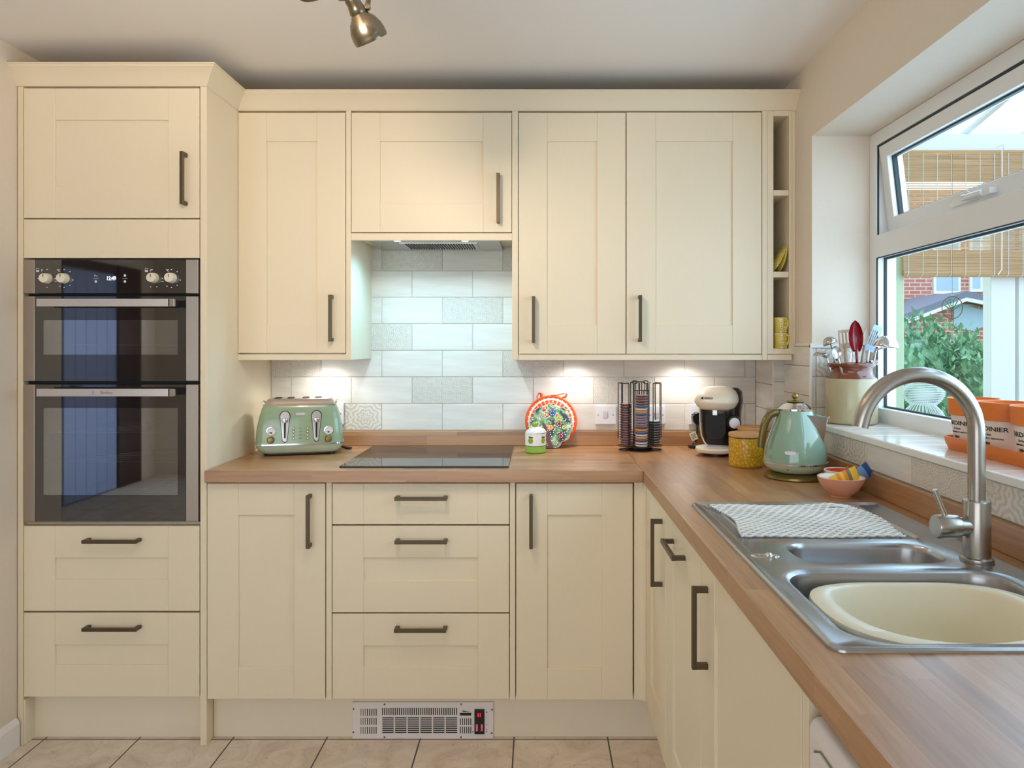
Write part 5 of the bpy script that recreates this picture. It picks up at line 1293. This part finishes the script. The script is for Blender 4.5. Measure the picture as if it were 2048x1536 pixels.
for k in range(4):
    a = PI*k/4; b.tube([q+Vector((.012*math.sin(PI*t/10)*math.cos(a)*(1 if 1 else 0), .012*math.sin(PI*t/10)*math.sin(a), .045*math.sin(PI*t/20))) for t in range(11)], .0008, 5)
b.build('wires', 'chrome', T, smooth=True)

# ------------------------------------------------------------------ plant pots in their tray
TX = 1.098
T = thing('pot_tray', 'long orange plastic tray on the sill holding the herb pots', 'tray', (TX, 1.64, SZ))
b = MB()
def st(hw, hl, z): return rrect(TX-hw, TX+hw, 1.64-hl, 1.64+hl, min(hw*.9, .030), SZ+z, 8)
b.loft([st(.054, .222, .0005), st(.057, .226, .012), st(.058, .228, .013), st(.0605, .232, .032), st(.0585, .230, .0325), st(.0555, .225, .014), st(.052, .22, .004)]); b.build('tray_body', 'terracotta_paint', T, smooth=True)
def pot(y, lab):
    r = .058; z0 = SZ+.0045
    T = thing('plant_pot', lab, 'plant pot', (TX, y, z0), 0, 'gardening pots in the orange tray')
    b = MB(); b.lathe([(.038, 0), (.043, .003), (.050, .068), (.052, .084)], n=56, ms=['pot_white']*3); b.build('pot_body', 'pot_white', T, smooth=True, local=True)
    b = MB(); b.lathe([(.0525, .0835), (.0575, .085), (.060, .124), (.0595, .126), (.055, .126), (.053, .10), (.048, .07), (.036, .006)], n=56); b.build('rim_band', 'terracotta_paint', T, smooth=True, local=True)
    def wrap(zc, rad, ac=math.radians(196)):
        return lambda p: Vector((TX+(rad(zc+p.y)+.0004+p.z)*math.cos(ac+p.x/rad(zc)), y+(rad(zc+p.y)+.0004+p.z)*math.sin(ac+p.x/rad(zc)), z0+zc+p.y))
    rd = lambda z: .043+(z-.003)*.107
    M0 = Matrix.Identity(4)
    text('lettering', 'JARDINIER', T, M0, .0145, 'print_ink', width=.085, warp=wrap(.064, rd))
    text('lettering', 'Le bon', T, M0, .008, 'print_ink', warp=wrap(.051, rd, math.radians(188)))
    text('lettering', 'GRAINERIE ET ARROSOIRS', T, M0, .0048, 'print_ink', width=.060, warp=wrap(.042, rd))
    text('lettering', '1884', T, M0, .009, 'print_ink', warp=wrap(.030, rd, math.radians(184)))
pot(1.820, 'white pot with orange rim in the tray, farthest from the camera, behind the tap pipe')
pot(1.698, 'white pot with orange rim in the tray, second one along behind the tap')
pot(1.576, 'white pot with orange rim in the tray, nearest the camera')

# ------------------------------------------------------------------ plates and mugs in the open shelves
sx0, sx1, sy, zp, zm = SHELF
def plate_(px, yy, r, tilt, lab):
    t = thing('side_plate', lab, 'plate', (px, yy, zp), 0, 'yellow plates on the open shelf')
    Mp = Matrix.Translation((px, yy, zp+.0012+r*math.cos(tilt))) @ Matrix.Rotation(PI/2+tilt, 4, 'Y')
    b = MB(); b.lathe([(0, .003), (r*.62, .003), (r*.95, -.004), (r, -.0035), (r*.97, -.001), (r*.64, .0065), (0, .0065)], n=40, M=Mp @ Matrix.Scale(-1, 4, (0, 0, 1)), ms=['yellow_glaze']*3+['spotted_yellow']*3)
    b.build('dish', 'spotted_yellow', t, smooth=True)
plate_(sx0+.030, 2.752, .055, math.radians(26), 'yellow spotted plate leaning on the shelf, the left one of the two')
plate_(sx0+.0445, 2.752, .055, math.radians(13), 'yellow plate leaning on the shelf, the right one nearest the wall')
def mug(z, rot, lab):
    mx, my = sx0+.0325, 2.716
    t = thing('espresso_mug', lab, 'mug', (mx, my, z), rot, 'yellow spotted mugs on the open shelf')
    b = MB(); b.lathe([(.022, 0), (.0236, .002), (.0238, .03), (.0252, .056), (.0247, .057), (.0232, .055), (.0215, .004), (0, .0035)], n=40, ms=['spotted_yellow']*3+['white_ceramic']*4); b.build('cup', 'spotted_yellow', t, smooth=True, local=True)
    b = MB(); b.tube([(.0235, 0, .044), (.034, 0, .050), (.041, 0, .044), (.040, 0, .028), (.032, 0, .016), (.0230, 0, .012)], .0032, 8, flat=1.3); b.build('mug_handle', 'spotted_yellow', t, smooth=True, local=True)
mug(zm+.0005, math.radians(-62), 'yellow spotted espresso mug standing on the bottom shelf, under another')
mug(zm+.0585, math.radians(-70), 'yellow spotted espresso mug stacked on top of the other mug')

# ------------------------------------------------------------------ ceiling spotlight bar
T = thing('ceiling_spotlight', 'antique nickel spotlight bar on the ceiling with swivel heads', 'light', (-.5, 1.45, 2.35))
BA, BB = Vector((-.415, 1.80, 2.262)), Vector((-.60, 1.00, 2.262))
bm_ = BA.lerp(BB, .5)
b = MB(); b.lathe([(.055, 0), (.055, -.012), (.045, -.022), (.012, -.024)], c=(bm_.x, bm_.y, 2.35), n=32); b.build('ceiling_rose', 'nickel', T, smooth=True)
b = MB(); b.tube([(bm_.x, bm_.y, 2.33), tuple(bm_)], .008, 12); b.tube([BA, BB], .008, 12); b.build('bar', 'nickel', T, smooth=True)
def head(t, cup, aim, side=1, power=24, cone=120):
    att = BA.lerp(BB, t)
    z = -Vector(aim).normalized(); x = Vector((0, 1, 0)).cross(z).normalized(); y = z.cross(x)
    Mh = Matrix(((x.x, y.x, z.x, cup[0]), (x.y, y.y, z.y, cup[1]), (x.z, y.z, z.z, cup[2]), (0, 0, 0, 1)))
    b = MB(); b.lathe([(.010, .104), (.017, .098), (.019, .088), (.0175, .080), (.0195, .070), (.0215, .060), (.0195, .057), (.022, .054), (.024, .050), (.033, .040), (.041, .022), (.0435, .006), (.0425, .002), (.0435, -.001), (.0415, -.009), (.0385, -.0085), (.036, .01), (.02, .04)], n=36, M=Mh)
    hd = b.build('lamp_head', 'nickel', T, smooth=True, angle=50)
    b = MB(); b.tube([Mh @ Vector((0, 0, .100)), Mh @ Vector((-.004, 0, .116))], .0045, 10); b.tube([Mh @ Vector((-.018+.014*math.cos(2*PI*i/24), 0, .112+.014*math.sin(2*PI*i/24))) for i in range(24)], .0032, 8, closed=True); b.build('ring', 'nickel', hd, smooth=True)
    b = MB(); b.lathe([(.024, .006), (.030, -.002), (.001, -.004)], n=24, M=Mh); b.build('bulb', 'bulb_warm', hd, smooth=True)
    piv = Mh @ Vector((.026*side, 0, .062))
    b = MB(); b.tube([piv, att], .0065, 8, flat=.4, up=(0, 1, 0)); b.lathe([(.007, -.006), (.007, .006)], n=12, M=Matrix.Translation(piv) @ Matrix.Rotation(PI/2, 4, 'X')); b.tube([Mh @ Vector((.012*side, 0, .062)), piv], .004, 8); b.lathe([(.010, -.010), (.010, .010)], n=16, M=Matrix.Translation(att) @ Matrix.Rotation(PI/2, 4, 'X')); b.build('swivel_arm', 'nickel', hd, smooth=True)
    s_ = spot('spotlight_beam', (0, 0, 0), (0, 0, 0), power, LW, math.radians(cone), .9, .04)
    s_.matrix_world = Mh @ Matrix.Translation((0, 0, -.014))
LW = (1, .82, .62)
head(0, Vector((X(740, 1.79), 1.79, Z(74, 1.79))), (.46, .62, -1.0), power=9, cone=125)
head(.3, Vector((X(626, 1.56)-.0, 1.56, Z(4, 1.56)+.034)), (.12, .75, -.45), power=15, cone=95)
head(.62, Vector((-.58, 1.30, 2.15)), (-.78, .80, -.30), power=15, cone=105)
head(1, Vector((-.66, 1.00, 2.10)), (.10, .6, .8), power=38, cone=160)  # unseen head turned upward, added to brighten the ceiling

# ------------------------------------------------------------------ outside: garden room and garden
GY = 4.3
def gx(px, y=GY): return X(px, y)
def gz(py, y=GY): return Z(py, y)
b = MB(); b.box(WX+.29, gx(1807), GY, GY+.25, 0, 3.2); struct(b.build('wall_garden_room', 'pale_green_render'))
b = MB(); b.box(WX+.29, 1.27+.02, BY+.1, GY, 0, 3.2); b.box(WX, WX+.29, BY+.1, GY, 0, 3.2); struct(b.build('wall_outer', 'pale_green_render'))
b = MB(); b.box(WX+.29, 5.6, -2.8, GY+.3, -.12, 0); struct(b.build('floor_garden_room', 'patio_stone'))
b = MB(); b.box(gx(1807), 5.6, GY, GY+.12, 0, gz(850)-.1); struct(b.build('wall_dwarf', 'pale_green_render'))
b = MB()
b.box(gx(1807), 5.6, GY, GY+.10, gz(303), gz(268)); b.box(gx(1807), 5.6, GY, GY+.10, gz(850)-.1, gz(850)-.02)
b.box(gx(1984), gx(2033), GY+.01, GY+.09, gz(850)-.02, gz(303)); b.box(gx(2040), gx(2060), GY+.01, GY+.09, gz(850)-.02, gz(303)); b.box(gx(1807), gx(1810), GY+.01, GY+.09, gz(850)-.02, gz(303))
b.box(gx(2150), gx(2200), GY+.01, GY+.09, gz(850)-.02, gz(303))
struct(b.build('window_2', 'upvc', bevel=.004))
b = MB()   # polycarbonate roof sloping down to the beam
ang = math.atan2(.55, 3.3)
v = [Vector(p) for p in ((WX+.29, GY+.2, gz(262)), (5.6, GY+.2, gz(262)), (5.6, 1.0, gz(262)+.75), (WX+.29, 1.0, gz(262)+.75))]
b.loft([v, [p+Vector((0, 0, .02)) for p in v]]); rf = b.build('ceiling_garden_room', 'polycarbonate'); struct(rf)
b = MB()
for i in range(12):
    x = 1.5+i*.36
    b.box(x, x+.03, 1.0, GY+.2, -.02, 0, M=Matrix(((1, 0, 0, 0), (0, 1, 0, 0), (0, -.75/(GY+.2-1.0), 1, gz(262)+.75*(GY+.2)/(GY+.2-1.0)), (0, 0, 0, 1))))
b.build('glazing_bars', 'upvc', rf)
# bamboo roller blind
by0 = GY-.05
T = thing('bamboo_blind', 'bamboo roll-up blind hung across the garden room window', 'blind', (gx(2000, by0), by0, gz(303, by0)))
zt_, zb_ = gz(306, by0), gz(553, by0); xl, xr_ = gx(1807, by0), gx(2190, by0)
b = MB(); z = zt_; k = 0
while z > zb_:
    th = .0042+.002*random.random(); b.box(xl, xr_, by0, by0+.003, z-th, z, ); z -= th+(.0022 if (z < gz(362, by0) and z > gz(500, by0)) else .0003)*random.uniform(.6, 2.6)
b.build('slats', 'bamboo', T, kind='stuff')
b = MB(); z = zt_
for za, zb in ((zt_, gz(361, by0)), (gz(503, by0), zb_)):
    z = za
    while z > zb: b.box(xl, xr_, by0+.012, by0+.016, z-.006, z-.0005); z -= .0065
b.build('doubled_slats', 'bamboo', T, kind='stuff')
b = MB(); b.tube([(xl, by0+.02, zt_+.010), (xr_, by0+.02, zt_+.010)], .012, 12); b.build('head_rail', 'bamboo', T, smooth=True)
b = MB(); b.tube([(xl, by0+.01, zb_+.02), (xr_, by0+.01, zb_+.02)], .016, 12); b.build('roll', 'bamboo', T, smooth=True)
for i in range(15):
    x = xl+.03+i*.0837; 
    if x > xr_: break
    b = MB(); b.tube([(x, by0-.002, zt_), (x, by0-.002, zb_+.035), (x-.004, by0-.008, zb_+.01), (x-.012, by0-.004, zb_-.001)], .0016, 5); b.build('cord', 'white_plastic', T)
b = MB(); xh = gx(2004, by0-.02); b.tube([(xh, by0-.02, gz(303, by0)), (xh, by0-.02, gz(440, by0)), (xh-.002, by0-.02, gz(540, by0)), (xh-.02, by0-.015, gz(550, by0))], .0035, 6); b.build('pull_cord', 'white_plastic', T)
b = MB(); b.tube([(xh-.03, by0-.01, gz(296, by0)), (xh, by0-.03, gz(292, by0)), (xh+.01, by0-.02, gz(300, by0))], .004, 6); b.build('cord_hook', 'white_plastic', T)
# sun catcher hanging in the garden room window
cyy = 4.225; cxx, czz = gx(1904.5, cyy), gz(615, cyy)
T = thing('sun_catcher', 'round beaded tree sun catcher hanging below the bamboo blind', 'ornament', (cxx, cyy, czz))
b = MB(); R_ = .060
b.tube([(cxx+R_*math.cos(2*PI*i/40), cyy, czz+R_*1.08*math.sin(2*PI*i/40)) for i in range(40)], .0026, 8, closed=True); b.tube([(cxx, cyy, czz+R_*1.08), (cxx, cyy, gz(548, cyy)), (cxx, cyy, zt_-.01), (cxx, by0+.012, zt_+.002)], .0008, 5); b.tube([(cxx, cyy, czz-R_*1.08), (cxx-.002, cyy, gz(680, cyy))], .0008, 5); b.build('wire_ring', 'pewter', T, smooth=True)
b = MB()
for a0 in (-100, ): b.tube([(cxx-.004, cyy, czz-R_*1.06), (cxx-.002, cyy, czz-.015)], .0028, 6)
br = [(-60, .045), (-35, .05), (-12, .052), (12, .052), (35, .05), (62, .045)]
for a, l in br: b.tube([(cxx-.002, cyy, czz-.02), (cxx-.002+l*.6*math.sin(math.radians(a)), cyy, czz-.02+l*.75*math.cos(math.radians(a))), (cxx-.002+l*1.05*math.sin(math.radians(a)), cyy, czz-.012+l*1.2*math.cos(math.radians(a)))], .0012, 5)
b.build('wire_tree', 'pewter', T, smooth=True)
b = MB()
for a, l in br:
    for t in (.45, .6, .75, .9, 1.05): b.ball((cxx-.002+l*1.05*t*math.sin(math.radians(a)), cyy-.001, czz-.016+l*1.2*t*math.cos(math.radians(a))), .0040, n=8, k=6)
b.build('green_beads', 'green_bead', T, smooth=True)
b = MB()
for z, r in ((gz(574, cyy), .006), (gz(583, cyy), .008), (gz(590, cyy), .006), (gz(645, cyy), .005), (gz(655, cyy), .007), (gz(665, cyy), .006), (gz(673, cyy), .005), (gz(684, cyy), .014)): b.ball((cxx, cyy, z), r, n=12, k=8)
b.build('glass_beads', 'clear_glass', T, smooth=True)
# white wire hoops tracing pale oval lines, on an added stand
lx, ly = gx(1846, 3.9), 3.9
T = thing('wire_hoop_stack', 'white stacked wire hoops on a stand seen through the low corner of the window', 'lantern', (lx, ly, 0))
def lz(py): return Z(py, ly)
b = MB()
for k in range(16):
    t = k/15; z = lz(758)+(lz(808)-lz(758))*t; r = .035 if k < 2 else .105*math.sin(PI*(.22+.56*(k-2)/13))
    b.tube([(lx+r*math.cos(2*PI*i/28), ly+r*math.sin(2*PI*i/28), z) for i in range(28)], .0026, 5, closed=True)
b.build('hoops', 'wicker_white', T, smooth=True)
b = MB()
for i in range(30):
    a = 2*PI*i/30; b.tube([(lx+.05*math.cos(a), ly+.05*math.sin(a), lz(806)), (lx+.09*math.cos(a), ly+.09*math.sin(a), lz(822)), (lx+.125*math.cos(a), ly+.125*math.sin(a), lz(845))], .0022, 5)
b.build('flared_skirt', 'wicker_white', T, smooth=True)
b = MB(); b.lathe([(.14, 0), (.14, .015), (.02, .02), (.02, lz(850)-.03), (.15, lz(850)-.02), (.15, lz(850)-.004), (0, lz(850)-.004)], c=(lx, ly, 0), n=28); b.build('stand', 'wicker_white', T, smooth=True)
# garden
b = MB(); b.box(-6, 30, GY+.3, 40, -.3, -.15); struct(b.build('lawn', 'lawn_green'))
random.seed(1)
T = thing('garden_hedge', 'leafy green hedge filling the garden view through the window', 'hedge', (X(1905, 7.6), 7.6, -.15))
b = MB()
for cx, cy, cz, sx, sy, sz, n in ((X(1815, 7.5), 7.5, .72, .60, .6, .86, 4200), (X(1885, 7.9), 7.9, .62, .7, .6, .85, 4600), (X(1960, 7.4), 7.4, .55, .8, .6, .80, 4600), (X(2110, 7.2), 7.2, .50, .9, .6, .8, 1500)):
    for i in range(n):
        a = random.uniform(0, 2*PI); u = random.uniform(-1, 1); s_ = math.sqrt(1-u*u); rr = random.uniform(.80, 1.05)+.16*math.sin(a*7+u*5)
        p = Vector((cx+sx*rr*s_*math.cos(a), cy+sy*rr*s_*math.sin(a), cz+sz*rr*u))
        if p.z < -.1 or p.y > cy+sy*.3: continue
        L_ = random.uniform(.05, .12); q = Matrix.Rotation(random.uniform(0, 6.28), 4, 'Z') @ Matrix.Rotation(random.uniform(-1.2, 1.2), 4, 'X')
        b.face([b.bm.verts.new(p+q @ Vector(v)*L_) for v in ((0, 0, -.5), (.26, .08, 0), (0, 0, .55), (-.26, .08, 0))])
b.build('foliage', 'leaf_green', T, kind='stuff')
b = MB()
for cx, cy, cz, sx, sy, sz in ((X(1815, 7.5), 7.5, .72, .60, .6, .86), (X(1885, 7.9), 7.9, .62, .7, .6, .85), (X(1960, 7.4), 7.4, .55, .8, .6, .80), (X(2110, 7.2), 7.2, .50, .9, .6, .8)):
    b.ball((cx, cy, cz), 1, n=20, k=12, sx=sx*.8, sy=sy*.8, sz=sz*.78, m='leaf_green')
b.build('inner_growth', 'leaf_green', T, smooth=True, kind='stuff')
# neighbour's house
HY = 15.0
def wx(px, y=HY): return X(px, y)
def wz(py, y=HY): return Z(py, y)
T = thing('brick_house', 'pink brick house beyond the garden with white framed windows', 'house', (wx(1900), HY, -.15))
b = MB(); b.box(wx(1740), wx(2300), HY, HY+5, -.15, wz(380)); b.build('brick_wall', 'house_brick', T)
for a, c, zt0, zb0 in ((1865, 1918, 470, 588), (1937, 1962, 470, 584), (1965, 1990, 470, 582)):
    b = MB(); b.box(wx(a), wx(c), HY-.06, HY, wz(zb0), wz(zt0)); f_ = b.build('window_frame', 'upvc', T)
    b = MB(); b.box(wx(a+5), wx(c-5), HY-.07, HY-.055, wz(zb0-7), wz(zt0+5)); b.build('pane', 'board_blue', f_)
GH = 13.2
T = thing('garage', 'small gabled outbuilding with slate roof in front of the brick house', 'building', (wx(1925, GH), GH, -.15))
def hp(px, py, y=GH): return (X(px, y), Z(py, y))
b = MB(); b.prism([hp(1825, 760), hp(1825, 632), hp(1916, 602), hp(2010, 625), hp(2010, 760)], GH, GH+1.5); b.build('gable_wall', 'house_brick', T)
b = MB(); b.prism([hp(1906, 608), hp(1918, 606), hp(1968, 622), hp(1968, 652), hp(1946, 662), hp(1906, 656)], GH-.03, GH); b.build('gable_board', 'board_blue', T)
b = MB(); b.prism([hp(1800, 628), hp(1916, 584), hp(2030, 606), hp(2030, 624), hp(1916, 601), hp(1800, 645)], GH-.25, GH+1.6); b.build('roof', 'slate_roof', T)
b = MB(); b.prism([hp(1800, 641), hp(1916, 597), hp(2030, 620), hp(2030, 627), hp(1916, 604), hp(1800, 648)], GH-.27, GH-.22); b.build('fascia_board', 'upvc', T)
